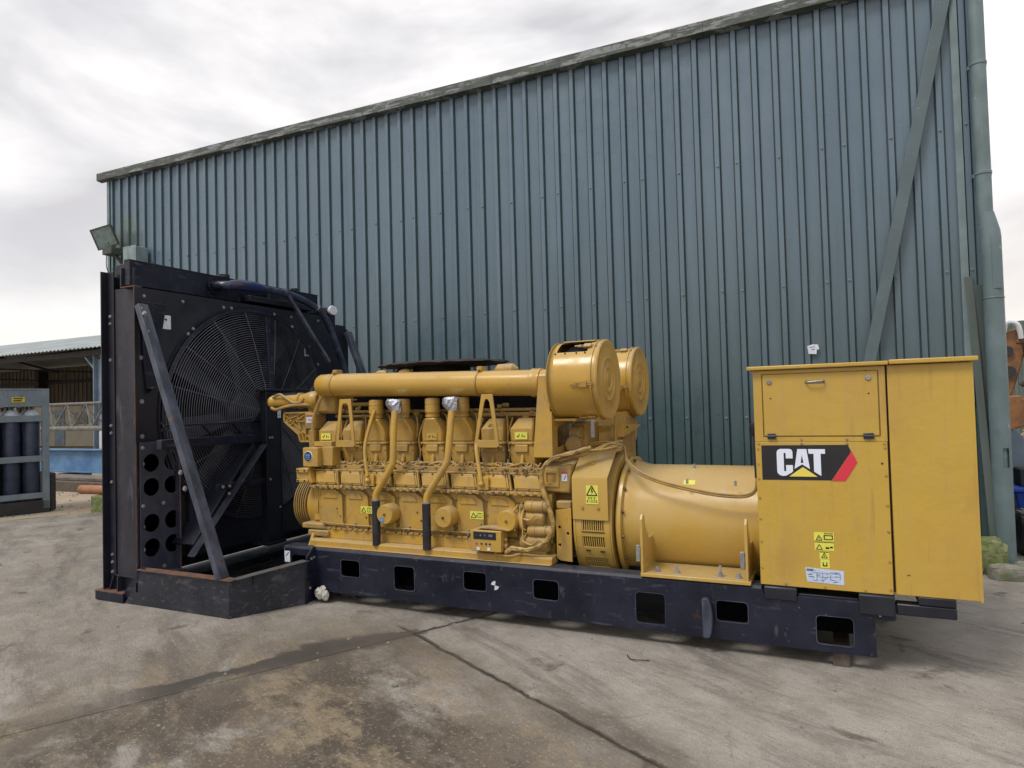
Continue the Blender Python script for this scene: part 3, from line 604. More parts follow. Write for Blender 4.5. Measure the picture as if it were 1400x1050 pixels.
# header tank
MB().prism([(y, z) for y, z in ((-5.215, 3.68), (-5.20, 3.63), (-5.17, 3.60), (-5.10, 3.60), (-5.10, 5.80), (-5.40, 5.80), (-5.40, 3.68))], 'z', 2.54, 2.745).build('header_tank', BLK, rad, bevel=.004)
MB().box(-5.165, -5.096, 3.597, 5.81, 2.745, 2.750).build('tank_lid', WORN, rad)
MB().lathe((-5.10, 4.42, 2.65), (1, 0, 0), [(0, .075), (.02, .075), (.02, .05), (.035, .05)], 24).build('tank_flange', BLK, rad)
MB().lathe((-5.2, 4.62, 2.75), (0, 0, 1), [(0, .035), (.02, .035), (.02, .055), (.045, .055), (.05, .03)], 16).lathe((-5.2, 5.55, 2.75), (0, 0, 1), [(0, .03), (.03, .03), (.03, .045), (.045, .045)], 12).build('filler_cap', BLKC, rad)
# top pipes
MB().tube(spline([(-5.07, 4.42, 2.65), (-4.99, 4.43, 2.645), (-4.93, 4.47, 2.645)]), .041, 14).build('tank_stub', PIPEB, rad)
MB().tube(spline([(-4.94, 4.46, 2.645), (-4.91, 4.53, 2.655), (-4.90, 4.66, 2.66), (-4.90, 4.78, 2.66)], 5), lambda t: .046+.007*math.sin(pi*t), 14).build('blue_hose', BLUEP, rad)
MB().tube(spline([(-4.90, 4.76, 2.66), (-4.90, 5.0, 2.66), (-4.89, 5.20, 2.645), (-4.86, 5.42, 2.58), (-4.84, 5.56, 2.50), (-4.82, 5.66, 2.36), (-4.80, 5.80, 2.05), (-4.78, 5.90, 1.80)], 6), .035, 14).build('top_pipe', PIPEB, rad)
MB().lathe((-4.84, 5.50, 2.545), (-.1, .8, -.5), [(-.02, .036), (-.015, .044), (.015, .044), (.02, .036)], 14).lathe((-4.895, 5.10, 2.66), (0, 1, -.1), [(-.03, .036), (-.02, .043), (.02, .043), (.03, .036)], 14).build('pipe_joint', BRACE, rad)
MB().bar((-4.88, 5.12, 2.64), (-4.70, 5.50, 1.98), .035, .035, up=(1, 0, 0)).build('pipe_stay', BRACE, rad, bevel=.003)
MB().box(-5.09, -5.0, 4.75, 5.6, 2.545, 2.60).box(-5.08, -5.02, 5.02, 5.12, 2.60, 2.66).build('tank_bracket', BLKC, rad, bevel=.004)
# stepped right-hand end
MB().box(-5.30, -5.03, 5.80, 6.0, 2.40, 2.56).box(-5.30, -5.03, 6.0, 6.18, 2.2, 2.44).build('end_block', BLKC, rad, bevel=.004)
MB().box(-5.35, -5.02, 6.16, 6.20, .30, 2.40).build('far_channel', BLKC, rad)
vl = MB().lathe((-5.02, 5.92, 2.585), (1, -.3, 0), [(-.04, .035), (0, .04), (.01, .05), (.03, .055), (.05, .05), (.05, .03)], 12).build('valve_handle', WHITE, rad)
MB().cyl((-5.12, 5.93, 2.585), (-5.02, 5.92, 2.585), .036).box(-5.14, -5.06, 5.88, 5.98, 2.54, 2.62).build('valve_body', RUST, rad)
# raking struts at both sides
def strut(p, q, name): return MB().bar(p, q, .052, .085, up=(0, 1, 0)).build(name, BRACE, rad, bevel=.004)
strut((-4.965, 3.60, 2.365), (-4.105, 3.60, .275), 'raking_strut')
strut((-4.965, 6.13, 2.36), (-4.105, 6.13, .275), 'raking_strut')
bolts(MB(), [(-4.89, 3.575, 2.29), (-4.86, 3.575, 2.14), (-4.94, 3.575, 2.33), (-4.50, 3.575, 1.05), (-4.455, 3.575, .93)], (0, -1, 0), .017, .014).build('strut_bolts', STEEL, rad, kind='stuff')
MB().prism([(3.62, 2.40), (3.84, 2.40), (3.84, 2.36), (3.74, 1.82), (3.72, 1.70), (3.66, 1.70), (3.64, 1.9)], 'x', FX+.012, FX+.03).box(FX+.03, FX+.10, 3.66, 3.72, 1.70, 1.71).build('strut_bracket', BLK, rad, bevel=.002)
# paper labels on the face
def xdecal(name, y0, y1, z0, z1, x, m, par=rad): return MB().box(x, x+.002, y0, y1, z0, z1).build(name, m, par, flat=True)
s_ = xdecal('label_sheet', 3.815, 3.90, 2.20, 2.315, FX+.009, WHITE, rad); MB().prism([(3.835, 2.285), (3.865, 2.285), (3.86, 2.265), (3.85, 2.27)], 'x', FX+.0112, FX+.0125).build('printing', INK, s_, kind='stuff')
s_ = xdecal('label_sheet', 5.48, 5.56, 2.06, 2.17, FX+.009, WHITE, rad); MB().box(FX+.0112, FX+.0122, 5.497, 5.56, 2.075, 2.155).build('printing', INK, s_, kind='stuff')
s_ = xdecal('warning_label', 4.79, 4.832, 1.43, 1.555, -4.719, WHITE, rad); MB().box(-4.7168, -4.7158, 4.793, 4.83, 1.52, 1.552).build('printing', REDS, s_, kind='stuff'); MB().box(-4.7168, -4.7158, 4.80, 4.81, 1.445, 1.455).box(-4.7168, -4.7158, 4.812, 4.83, 1.46, 1.463).build('printing', INK, s_, kind='stuff')
# base tray: side panel, chamfered panel, end plate, skid shoe
th = .010
def wallp(p, q, z0, z1a, z1b, name, m, t=th):
    p, q = Vector((*p, 0)), Vector((*q, 0)); n = Vector((-(q-p).y, (q-p).x, 0)).normalized()*t
    return MB().loft([[p+Vector((0, 0, z0)), p+Vector((0, 0, z1a)), p+n+Vector((0, 0, z1a)), p+n+Vector((0, 0, z0))], [q+Vector((0, 0, z0)), q+Vector((0, 0, z1b)), q+n+Vector((0, 0, z1b)), q+n+Vector((0, 0, z0))]]).build(name, m, rad, bevel=.002)
MB().prism([(-5.165, .004), (-4.93, .285), (-4.02, .275), (-4.02, .004)], 'y', 3.577, 3.587).build('tray_side', TRAY, rad, bevel=.002)
wallp((-4.02, 3.577), (-3.745, 4.075), .004, .275, .325, 'tray_corner_panel', TRAY)
MB().box(-5.0, -3.98, 3.56, 3.64, .276, .283).build('tray_lip', RUST, rad)
MB().loft([[(-4.03, 3.565, .279), (-3.95, 3.60, .279), (-3.95, 3.60, .285), (-4.03, 3.565, .285)], [(-3.80, 4.09, .328), (-3.72, 4.085, .328), (-3.72, 4.085, .334), (-3.80, 4.09, .334)]]).build('tray_lip', TRAY, rad)
MB().prism([(-5.1, 3.60), (-4.05, 3.60), (-3.78, 4.08), (-3.78, 5.9), (-5.1, 6.2)], 'z', .004, .02).build('tray_floor', FLOORM, rad); MB().box(-5.1, -3.9, 6.15, 6.2, .01, .32).build('tray_side', TRAY, rad); MB().box(-3.80, -3.785, 4.10, 5.6, .01, .30).build('tray_front', FLOORM, rad)  # far tray side is added to block light from behind
MB().bar((-3.96, 3.72, .25), (-3.84, 5.6, .25), .05, .06).build('tray_stiffener', FLOORM, rad, bevel=.003)
MB().prism([(4.06, .005), (4.175, .02), (4.175, .42), (4.15, .43), (4.07, .36)], 'x', -3.745, -3.735).build('end_plate', BLK, rad, bevel=.002)
bolts(MB(), [(-3.735, 4.12, .34), (-3.735, 4.15, .345), (-3.735, 4.10, .12)], (1, 0, 0), .009).build('plate_bolts', STEEL, rad, kind='stuff')
MB().box(-5.51, -5.165, 3.56, 6.2, .005, .075).build('skid_shoe', BLK, rad, bevel=.003); MB().box(-5.512, -5.165, 3.555, 3.66, .075, .082).build('shoe_edge', RUST, rad)
MB().box(-5.30, -5.02, 3.60, 3.66, .20, .212).box(-5.265, -5.255, 3.58, 3.66, .082, .2).build('shoe_step', WORN, rad)
MB().prism([(-5.40, .082), (-5.34, .20), (-5.333, .20), (-5.39, .082)], 'y', 3.60, 3.64).build('shoe_gusset', WORN, rad)
MB().bar((-5.16, 3.585, .065), (-4.93, 3.585, .285), .06, .010, up=(0, 1, 0)).build('tray_gusset', BLK, rad)
MB().box(-5.03, -5.01, 3.577, 3.60, .10, .30).build('post_foot', BLK, rad)
# ------------------------------------------------------------------ generator set
gen = thing('diesel_generator', 'large yellow diesel generator on a black skid in front of the cladding', 'generator', (-1.8, 4.8, .08))
FY, BY = 4.17, 5.43                            # front and back faces of the skid
# ---- skid
sh = [(-3.486, -3.308, .216, .340), (-2.991, -2.816, .160, .332), (-2.403, -2.227, .213, .339), (-1.871, -1.692, .202, .329), (-1.176, -.995, .125, .312), (-.690, -.513, .188, .308), (-.150, .034, .124, .278)]
ol = [(-4.055, .12), (-4.055, .392), (-.425, .392), (-.425, .372), (.243, .372), (.243, .300), (.232, .286), (.142, .284), (.142, .082), (-3.70, .082)]
front_holes = [rrect(*h[:2], h[2], h[3], .022) for h in sh]+[rrect(-3.98, -3.80, .21, .345, .03)]
sk = MB().plate(ol, front_holes, YP(FY+.006), .012).build('skid_side', BLK, gen)
sk2 = MB().plate(ol, front_holes, YP(BY-.006), .012).build('skid_side', BLK, gen)
def rim(b):
    x0, x1, z0, z1 = b; o, i = rrect(x0-.004, x1+.004, z0-.004, z1+.004, .025), rrect(x0, x1, z0, z1, .022)
    return MB().plate(o, [i], YP(FY-.001), .004)
for h in sh: rim(h).build('hole_rim', BRACE, sk)
for (y0, y1) in ((FY+.001, FY+.145), (BY-.145, BY-.001)):
    t = MB(); t.loft([[(x, y0+.0, .392), (x, y0+.02, .410), (x, y1, .410), (x, y1, .385), (x, y0+.02, .385)] for x in (-4.075, -.43)]); t.build('top_flange', BLK, gen, bevel=.006)
    MB().box(-3.69, .142, y0+.02, y1-.10, .083, .095).build('bottom_flange', BLK, gen)
MB().box(-4.065, -4.04, FY+.02, BY-.02, .12, .392).build('end_beam', BLK, gen, bevel=.005)
MB().box(.115, .135, FY+.02, BY-.02, .09, .37).build('end_beam', BLK, gen)
for x in (-3.2, -2.6, -1.55, -.88): MB().box(x, x+.06, FY+.02, BY-.02, .10, .33).build('cross_member', BLKC, gen)
MB().box(-4.02, .10, FY+.34, FY+.35, .09, .385).build('light_block_plate', CORE, gen)  # dark plate added inside the skid to keep light out of its holes
lg = MB().plate([(-.775, .325)]+[(-.745+.028*math.cos(a), .21+.118*math.sin(a)) for a in [math.radians(q) for q in range(80, -100, -20)]]+[(-.775, .095)], [], lambda u, v, w: (u+.01, FY-.035+w*1.0, v), .05)
lg.build('lifting_lug', BRACE, gen, bevel=.008)
MB().box(-4.078, -4.076, 4.19, 4.26, .31, .385).build('paper_label', WHITE, gen)
s_ = decal('paper_label', rect(-4.05, -3.995, .285, .372), FY-.003, WHITE, gen); print_marks([[(-4.035, .335), (-4.03, .33), (-4.005, .36), (-4.01, .363)]], FY-.0056, INK, s_)
# lifting-point marker: circle with two opposite white quarters
def quarter(a0): return [(-2.158, .262)]+[(-2.158+.030*math.cos(math.radians(a0+10*i)), .262+.030*math.sin(math.radians(a0+10*i))) for i in range(10)]
decal('lifting_marker', quarter(80), FY-.001, WHITE, gen); decal('lifting_marker', quarter(260), FY-.001, WHITE, gen)
MB().lathe((.165, FY-.001, .312), (0, -1, 0), [(0, .007), (.003, .007)], 10).build('plug', WHITE, gen)
# supports below the cabinet
MB().prism([(FY-.012, .31), (FY-.012, .415), (FY+.02, .432), (FY+.14, .432), (FY+.14, .31)], 'x', .065, .238).build('cabinet_bracket', BLKC, gen, bevel=.006)
MB().prism([(FY-.012, .345), (FY-.012, .415), (FY+.02, .43), (FY+.14, .43), (FY+.14, .345)], 'x', -.42, -.245).build('cabinet_bracket', BLKC, gen, bevel=.006)
MB().box(-.245, .065, FY+.02, FY+.16, .36, .385).build('cabinet_rail', BLKC, gen, bevel=.004)
MB().box(.243, .52, FY+.01, FY+.09, .318, .380).build('outrigger', BLKC, gen, bevel=.008); MB().box(.345, .518, FY+.005, FY+.16, .380, .428).build('outrigger_pad', BLKC, gen, bevel=.008)
MB().box(.243, .52, BY-.1, BY-.01, .318, .425).build('outrigger', BLKC, gen, bevel=.008)

# ---- control cabinet
CZ0, CZ1, CB = .425, 1.655, 5.38
cab = MB().box(-.438, .236, FY+.012, CB, CZ0+.004, CZ1).build('cabinet_body', YELC, gen, bevel=.004)
rgt = MB().box(.246, .630, FY+.004, CB, CZ0+.002, CZ1-.001).build('side_cabinet', YELC, gen, bevel=.004)
MB().box(.236, .246, FY+.03, CB-.02, CZ0+.01, CZ1-.01).build('seam', INK, cab)
MB().plate(rect(-.438, .236, 1.245, CZ1-.004), [rect(-.392, .206, 1.270, 1.632)], YP(FY+.005), .012).build('door_frame', YELC, cab)
MB().box(-.39, .204, FY+.013, FY+.016, 1.27, 1.632).build('door_gap', INK, cab)
door = MB().box(-.386, .200, FY-.002, FY+.012, 1.276, 1.628).build('door', YELC, gen, bevel=.003)
MB().tube(spline([(-.155, FY-.003, 1.578), (-.150, FY-.024, 1.578), (-.11, FY-.030, 1.580), (-.07, FY-.024, 1.582), (-.065, FY-.003, 1.582)], 4), .005, 8).build('handle', STEEL, door)
MB().box(-.160, -.060, FY-.004, FY-.002, 1.570, 1.588).build('handle_plate', GRIME, door)
for x in (-.350, .155): MB().lathe((x, FY-.002, 1.585+(.006 if x > 0 else 0)), (0, -1, 0), [(0, .014), (.006, .014), (.009, .011), (.009, .004), (.006, .003)], 16).build('lock', STEEL, door)
for x0, x1 in ((-.368, -.325), (.122, .172)):
    MB().box(x0, x1, FY-.012, FY-.002, 1.258, 1.290).cyl((x0-.002, FY-.012, 1.274), (x1+.002, FY-.012, 1.274), .007, n=10).build('hinge', HINGE, door, bevel=.002)
bolts(MB(), [(-.345, FY-.002, 1.49), (.155, FY-.002, 1.505)], (0, -1, 0), .004, .002).build('screw', INK, door, kind='stuff')
pnl = MB().box(-.436, .234, FY-.001, FY+.012, CZ0, 1.243).build('lower_panel', YELC, gen, bevel=.003)
mb = MB()
mb = bolts(mb, [(-.424, FY-.001, z) for z in (1.20, 1.115, 1.03, .92, .80, .67, .52)]+[(.222, FY-.001, z) for z in (1.21, 1.06, .90, .76, .60, .45)]+[(x, FY-.001, 1.232) for x in (-.42, -.19, .04, .22)]+[(x, FY-.001, 1.255) for x in (-.19, .04, .15)]+[(x, FY-.001, .437) for x in (-.30, -.10, .10)], (0, -1, 0), .0065, .004)
mb.build('rivets', YELD, pnl, kind='stuff')
bolts(MB(), [(.206, FY-.001, 1.125)], (0, -1, 0), .005, .002).build('screw_hole', INK, pnl, kind='stuff')
mb = MB().box(.624, .635, FY+.003, FY+.02, CZ0-.002, CZ1).build('edge_fold', YELC, rgt)
MB().box(.30, .315, FY+.001, FY+.004, .535, .5375).build('scratch', INK, rgt)
lid1 = MB().box(-.468, .252, FY-.035, CB+.03, CZ1, CZ1+.022).build('roof_lid', YELC, gen, bevel=.005)
lid2 = MB().box(.256, .655, FY-.032, CB+.03, CZ1+.002, CZ1+.027).build('roof_lid', YELC, gen, bevel=.005)
MB().box(.628, .6335, FY+.012, CB, .55, 1.15).build('side_strip', GRIME, rgt)
# logo panel, letters traced as cut vinyl
DY = FY-.0012
lb = decal('logo_panel', [(-.405, 1.025), (-.044, 1.029), (.058, 1.190), (.043, 1.226), (-.405, 1.222)], DY, DECK, pnl, t=.0012)
T2 = dict(t=.0012)
def vinyl(name, poly, m, y=DY-.0012): return decal(name, poly, y, m, pnl, **T2)
vinyl('red_stripe', [(.060, 1.190), (.087, 1.131), (.024, 1.027), (-.042, 1.027)], DECR)
Cc = [(-.313, 1.199), (-.304, 1.2025), (-.256, 1.2025), (-.245, 1.198), (-.240, 1.188), (-.240, 1.149), (-.276, 1.149), (-.276, 1.177), (-.2815, 1.182), (-.287, 1.177), (-.287, 1.079), (-.2815, 1.074), (-.276, 1.079), (-.276, 1.111), (-.240, 1.111), (-.240, 1.078), (-.247, 1.069), (-.277, 1.051), (-.296, 1.049), (-.312, 1.055), (-.322, 1.066), (-.324, 1.080), (-.324, 1.180), (-.321, 1.192)]
vinyl('letter', Cc, DECW)
MB().plate([(-.214, 1.202), (-.167, 1.202), (-.152, 1.090), (-.1915, 1.116), (-.232, 1.090)], [[(-.1915, 1.168), (-.184, 1.124), (-.199, 1.124)]], lambda u, v, w: (u, DY-.0018+w, v), .0012).build('letter', DECW, pnl, flat=True)
vinyl('letter', [(-.159, 1.202), (-.072, 1.202), (-.072, 1.176), (-.095, 1.176), (-.095, 1.053), (-.131, 1.076), (-.131, 1.176), (-.156, 1.176)], DECW)
vinyl('yellow_triangle', [(-.1885, 1.101), (-.115, 1.048), (-.261, 1.047)], DECY)
# warning stickers below
def sticker(x0, x1, z0, z1, m=WARN, y=DY, par=None): return decal('warning_sticker' if m is WARN else 'label_sheet', rect(x0, x1, z0, z1), y, m, par or pnl, t=.0012)
s1 = sticker(-.146, -.044, .692, .740); print_marks(tri_marks(-.120, .697, .030)+[rect(-.122, -.118, .703, .712), rect(-.096, -.050, .700, .726), rect(-.094, -.05, .732, .736)], DY-.0012, INK, s1); print_marks([rect(-.090, -.055, .705, .720)], DY-.0026, WARN, s1)
s1 = sticker(-.144, -.046, .640, .688); print_marks(tri_marks(-.120, .646, .030)+[rect(-.088, -.070, .650, .660), rect(-.066, -.052, .655, .664), rect(-.144, -.046, .684, .687)], DY-.0012, INK, s1)
s1 = sticker(-.120, -.072, .592, .636); print_marks(tri_marks(-.096, .600, .030)+[rect(-.098, -.094, .605, .614), rect(-.118, -.074, .630, .634)], DY-.0012, INK, s1)
s1 = sticker(-.118, -.071, .543, .590); print_marks([rect(-.106, -.101, .553, .575), rect(-.088, -.083, .553, .575), rect(-.106, -.083, .553, .559)], DY-.0012, INK, s1)
s1 = decal('label_sheet', [(-.197, .541), (-.001, .533), (-.003, .456), (-.185, .462), (-.190, .468)], DY, PAPER, pnl, t=.0012)
mk = [rect(-.140, -.138, .470, .515), rect(-.110, -.108, .466, .515), rect(-.070, -.067, .475, .505), rect(-.022, -.020, .485, .515), rect(-.16, -.02, .514, .5155), rect(-.14, -.07, .492, .4932), rect(-.19, -.155, .522, .534), rect(-.185, -.165, .500, .503), rect(-.182, -.155, .490, .4925), rect(-.062, -.02, .497, .498)]
random.seed(4); mk += [rect(x, x+random.uniform(.006, .022), z, z+.0018) for x, z in [(random.uniform(-.185, -.03), random.uniform(.465, .53)) for _ in range(26)]]
print_marks(mk, DY-.0012, INKB, s1)

# ---- alternator
AC = (4.80, .665)
def alathe(x, prof, n=48, cap=True): return MB().lathe((x, AC[0], AC[1]), (1, 0, 0), prof, n, cap)
alt = alathe(-1.31, [(0, .402), (.03, .398), (.10, .380), (.86, .378), (.90, .378)], 64).build('alternator_body', ALT, gen)
alathe(-1.355, [(0, .425), (.012, .435), (.035, .435), (.045, .40)], 64).build('alternator_flange', ALT, gen)
bolts(MB(), [(-1.31, AC[0]+.418*math.cos(a), AC[1]+.418*math.sin(a)) for a in [math.radians(q) for q in range(100, 260, 22)]], (1, 0, 0), .010).build('flange_bolts', GRIME, gen, kind='stuff')
# feet
for x in (-1.13, -.51):
    MB().prism([(4.50, .60), (4.50, .41), (4.17, .41), (4.17, .50), (4.175, .76), (4.20, .79), (4.235, .775), (4.26, .70), (4.33, .62), (4.42, .62)], 'x', x-.008, x+.008).build('foot_gusset', ALT, gen, bevel=.003)
    MB().box(x-.035, x-.010, 4.165, 4.20, .50, .60).build('earth_tab', STEEL, gen, bevel=.003)
MB().box(-1.14, -.49, 4.165, 4.48, .410, .432).build('foot_plate', ALT, gen, bevel=.003)
for x, z in ((-1.05, 0), (-.93, .02), (-.67, .035), (-.565, 0)):
    MB().lathe((x, 4.235, .432), (0, 0, 1), [(0, .022), (.006, .022), (.007, .015), (.022, .015), (.023, .009), (.03+z, .009)], 6).build('foot_bolt', STEEL, gen)
MB().box(-.90, -.887, 4.70, 4.72, 1.03, 1.06).box(-.90, -.887, 4.45, 4.47, .955, .985).box(-.60, -.587, 4.44, 4.46, .95, .98).build('cable_clips', STEEL, gen, kind='stuff')
# small warning sticker on the curved body
def on_alt(x, a, r=.381): return (x, AC[0]-r*math.cos(a), AC[1]+r*math.sin(a))
MB().loft([[on_alt(x, a, r) for x, r in ((-.935, .379), (-.86, .379), (-.86, .3815), (-.935, .3815))] for a in (math.radians(46), math.radians(52))]).build('warning_sticker', WARN, alt)
# ventilated ring in front of the alternator with its faceted hood
RX0, RX1, RR = -1.625, -1.385, .462
vr = MB(); bars_ = []
segs = [(-44, -38, False), (-38, -27.5, True), (-27.5, -17.5, False), (-17.5, -8, True), (-8, -3, False), (-3, 6, True), (6, 190, False), (190, 316, False)]
def rp_(x, a, r): return (x, AC[0]-r*math.cos(math.radians(a)), AC[1]+r*math.sin(math.radians(a)))
def band(mb, x0, x1, a0, a1, r0, r1):
    n = max(2, int(abs(a1-a0)/5)+1)
    mb.loft([[rp_(x0, a0+(a1-a0)*i/n, r0), rp_(x1, a0+(a1-a0)*i/n, r0), rp_(x1, a0+(a1-a0)*i/n, r1), rp_(x0, a0+(a1-a0)*i/n, r1)] for i in range(n+1)])
for a0, a1, op in segs:
    if op:
        band(vr, RX0, RX0+.045, a0, a1, RR-.012, RR); band(vr, RX1-.035, RX1, a0, a1, RR-.012, RR)
    else: band(vr, RX0, RX1, a0, a1, RR-.012, RR)
vr.build('vent_ring', ALT, gen)
gb_ = MB()
for a0, a1, op in segs:
    if op:
        for k in range(11):
            x = RX0+.050+k*(RX1-RX0-.09)/10.; sk_ = .008*(k % 2)
            band(gb_, x-.0035, x+.0035, a0, a1, RR-.012, RR-.004)
        if a0 == -38:
            for a in (-36, -34, -32, -30): band(gb_, RX0+.045, RX1-.035, a-.3, a+.3, RR-.010, RR-.005)
gb_.build('vent_bars', ALT, gen, kind='stuff')
alathe(RX0+.01, [(0, RR-.06), (RX1-RX0-.02, RR-.06)], 48).build('vent_core', CORE, gen)
alathe(RX0-.012, [(0, RR-.07), (0, RR+.004), (.014, RR+.004), (.014, RR-.07)], 64, cap=False).build('vent_rim', ALT, gen)
alathe(RX1, [(-.01, RR-.1), (-.01, RR-.004), (.012, RR-.004), (.012, RR-.1)], 64, cap=False).build('vent_rim', ALT, gen)
MB().box(RX0+.045, RX1-.035, 4.335, 4.339, .628, .634).build('vent_slit', INK, gen)
MB().box(-1.56, -1.530, 4.358, 4.364, .498, .508).box(-1.46, -1.430, 4.358, 4.364, .495, .505).build('slots', INK, gen, kind='stuff')
hx0, hx1 = RX0-.012, RX1-.002
prof = [(4.325, .715), (4.322, .98), (4.325, .995), (4.535, 1.152), (4.80, 1.165)]
hood = MB().loft([[(x, y, z) for y, z in prof]+[(x, y+.006, z-.006) for y, z in reversed(prof)] for x in (hx0, hx1)]).build('air_hood', ALT, gen, bevel=.002)
MB().loft([[(x, y+.01, z-.012) for y, z in prof[1:]]+[(x, 4.80, 1.08), (x, 4.45, 1.03)] for x in (hx1-.10, hx1-.09)]).build('hood_baffle', GRIME, hood)
bolts(MB(), [(-1.565, 4.325, .795), (-1.455, 4.325, .795), (-1.52, 4.43, 1.075)], (0, -1, .1), .011).build('hood_bolts', YELD, hood, kind='stuff')
s1 = decal('warning_sticker', [(-1.538, .820), (-1.450, .820), (-1.452, .945), (-1.535, .943)], 4.3225, WARN, hood)
mk = tri_marks(-1.495, .878, .072, .10)+[[(-1.497, .925), (-1.489, .925), (-1.491, .908), (-1.485, .908), (-1.497, .884), (-1.494, .902), (-1.500, .902)]]
for x, w in ((-1.522, .010), (-1.505, .012), (-1.482, .010)): mk += [rect(x, x+w, .853, .857), rect(x, x+.003, .853, .868), rect(x+w*.5, x+w, .863, .867)]
for x, w in ((-1.532, .010), (-1.512, .004), (-1.500, .010), (-1.485, .010), (-1.470, .012)): mk += [rect(x, x+w, .832, .835), rect(x+w*.3, x+w*.6, .832, .846), rect(x, x+w, .843, .846)]
print_marks(mk, 4.320, INK, s1)
# plate with three holes and housing between engine and alternator
MB().plate([(-1.759, .770), (-1.648, .785), (-1.648, .425), (-1.735, .430), (-1.758, .445)], [circ(-1.735, .655, .010, 10), circ(-1.675, .615, .010, 10), circ(-1.735, .535, .010, 10)], YP(4.33), .012).build('coupling_plate', YEL, gen, bevel=.002)
MB().box(-1.758, -1.65, 4.345, 4.36, .43, .76).build('plate_backing', CORE, gen)
MB().box(-1.76, -1.65, 4.335, 4.70, .775, .83).build('housing_step', YELD, gen, bevel=.01)
alathe(-1.80, [(0, .36), (.17, .40)], 48).build('flywheel_housing', YELD, gen)
MB().lathe((-1.66, 4.60, .46), (0, 0, -1), [(0, .10), (.08, .10)], 16).build('damper_foot', CORE, gen)

# ---- engine block
blk = MB()
blk.prism([(4.36, .53), (4.36, .865), (4.42, .90), (4.50, 1.05), (5.10, 1.05), (5.18, .90), (5.24, .865), (5.24, .53)], 'x', -3.86, -1.80).box(-3.86, -1.80, 4.40, 5.20, .44, .53)
MB().box(-3.80, -1.70, 4.33, 4.36, .385, .411).build('engine_bearer', BLKC, gen)
eng = blk.build('engine_block', YEL, gen, bevel=.006)
MB().box(-3.82, -1.90, 4.66, 5.0, 1.05, 1.46).build('exhaust_manifold', GRIME, gen, bevel=.01)
MB().box(-3.70, -2.0, 4.62, 4.98, 1.46, 1.60).build('dark_gap_fill', CORE, gen, bevel=.01)  # near-black box added to fill the dark gap above the heads
# bottom rail, sump and wavy flange
MB().prism([(4.245, .411), (4.245, .452), (4.262, .462), (4.36, .462), (4.36, .411)], 'x', -3.86, -1.765).prism([(4.22, .411), (4.22, .416), (4.25, .416), (4.25, .411)], 'x', -3.80, -1.77).build('base_rail', YEL, gen, bevel=.003)
MB().prism([(4.255, .411), (4.30, .50), (4.36, .50), (4.36, .411)], 'x', -3.885, -3.86).build('rail_end', YEL, gen)
MB().box(-3.80, -1.84, 4.325, 4.41, .462, .535).build('sump_side', YEL, gen, bevel=.004)
mb = MB(); x = -3.80; random.seed(8)
while x < -1.9:
    mb.box(x, x+.09, 4.318, 4.36, .535, .548).box(x+.012, x+.046, 4.305, 4.33, .540, .552); x += .105
mb.build('sump_flange', YELD, gen, kind='stuff')
MB().box(-2.36, -2.27, 4.29, 4.33, .455, .51).box(-2.42, -2.36, 4.315, 4.33, .47, .50).build('sump_boss', YEL, gen, bevel=.005)
MB().box(-4.0, -3.78, 4.31, 4.44, .53, .575).box(-3.93, -3.72, 4.30, 4.44, .475, .523).build('mount_lug', YELD, gen, bevel=.01)
# crankcase doors: raised plate with a clipped corner and a small trapezoid pad
DX = [-3.71+.2557*i for i in range(8)]
def cdoor(x):
    o_ = [(x-.112, .562), (x-.112, .835), (x-.09, .850), (x+.035, .850), (x+.10, .805), (x+.105, .74), (x+.105, .60), (x+.112, .575), (x+.112, .562)]
    d_ = MB().prism(o_, 'y', 4.342, 4.362).build('crankcase_door', YEL, eng, bevel=.004)
    MB().prism([(x-.085, .780), (x+.055, .780), (x+.03, .822), (x-.055, .835), (x-.085, .815)], 'y', 4.334, 4.343).build('door_pad', YEL, eng, bevel=.003)
for x in DX: cdoor(x)
bolts(MB(), [(x+dx, 4.36 if abs(dx) > .11 else 4.342, z) for x in DX for dx, z in ((-.124, .80), (-.124, .70), (-.124, .60), (.05, .70), (.085, .64))], (0, -1, 0), .0065, .006).build('door_bolts', GRIME, eng, kind='stuff')
mb = MB()
for x in DX: mb.tube([(x+.120, 4.352, .57), (x+.118, 4.352, .80), (x+.045, 4.352, .862), (x-.03, 4.352, .866)], .003, 5)
mb.build('gasket_lines', GRIME, eng, kind='stuff')
# round relief covers on every second door
for x in (-3.12, -2.605, -2.095):
    rc_ = MB().lathe((x, 4.345, .690), (0, -1, 0), [(0, .078), (.02, .078), (.10, .074), (.108, .068)], 32).build('relief_cover', YEL, gen)
    MB().lathe((x, 4.237, .690), (0, -1, 0), [(0, .011), (.006, .011), (.007, .006), (.014, .006)], 6).build('centre_bolt', GRIME, rc_)
s1 = MB().lathe((-3.14, 4.236, .650), (0, -1, 0), [(0, .020), (.0015, .020)], 18).build('blue_sticker', BLUES, gen); MB().box(-3.148, -3.132, 4.2335, 4.2342, .648, .652).build('printing', WHITE, s1, kind='stuff')
for x, z in ((-3.365, .700), (-2.38, .703)):
    s1 = decal('warning_sticker', rect(x-.055, x+.055, z-.028, z+.028), 4.3415, WARN, gen); print_marks(tri_marks(x-.026, z-.018, .040)+[rect(x+.008, x+.045, z+.014, z+.017), rect(x+.008, x+.045, z-.017, z-.014), rect(x+.008, x+.011, z-.017, z+.017), rect(x+.042, x+.045, z-.017, z+.017), rect(x+.025, x+.028, z-.015, z+.015)], 4.339, INK, s1)
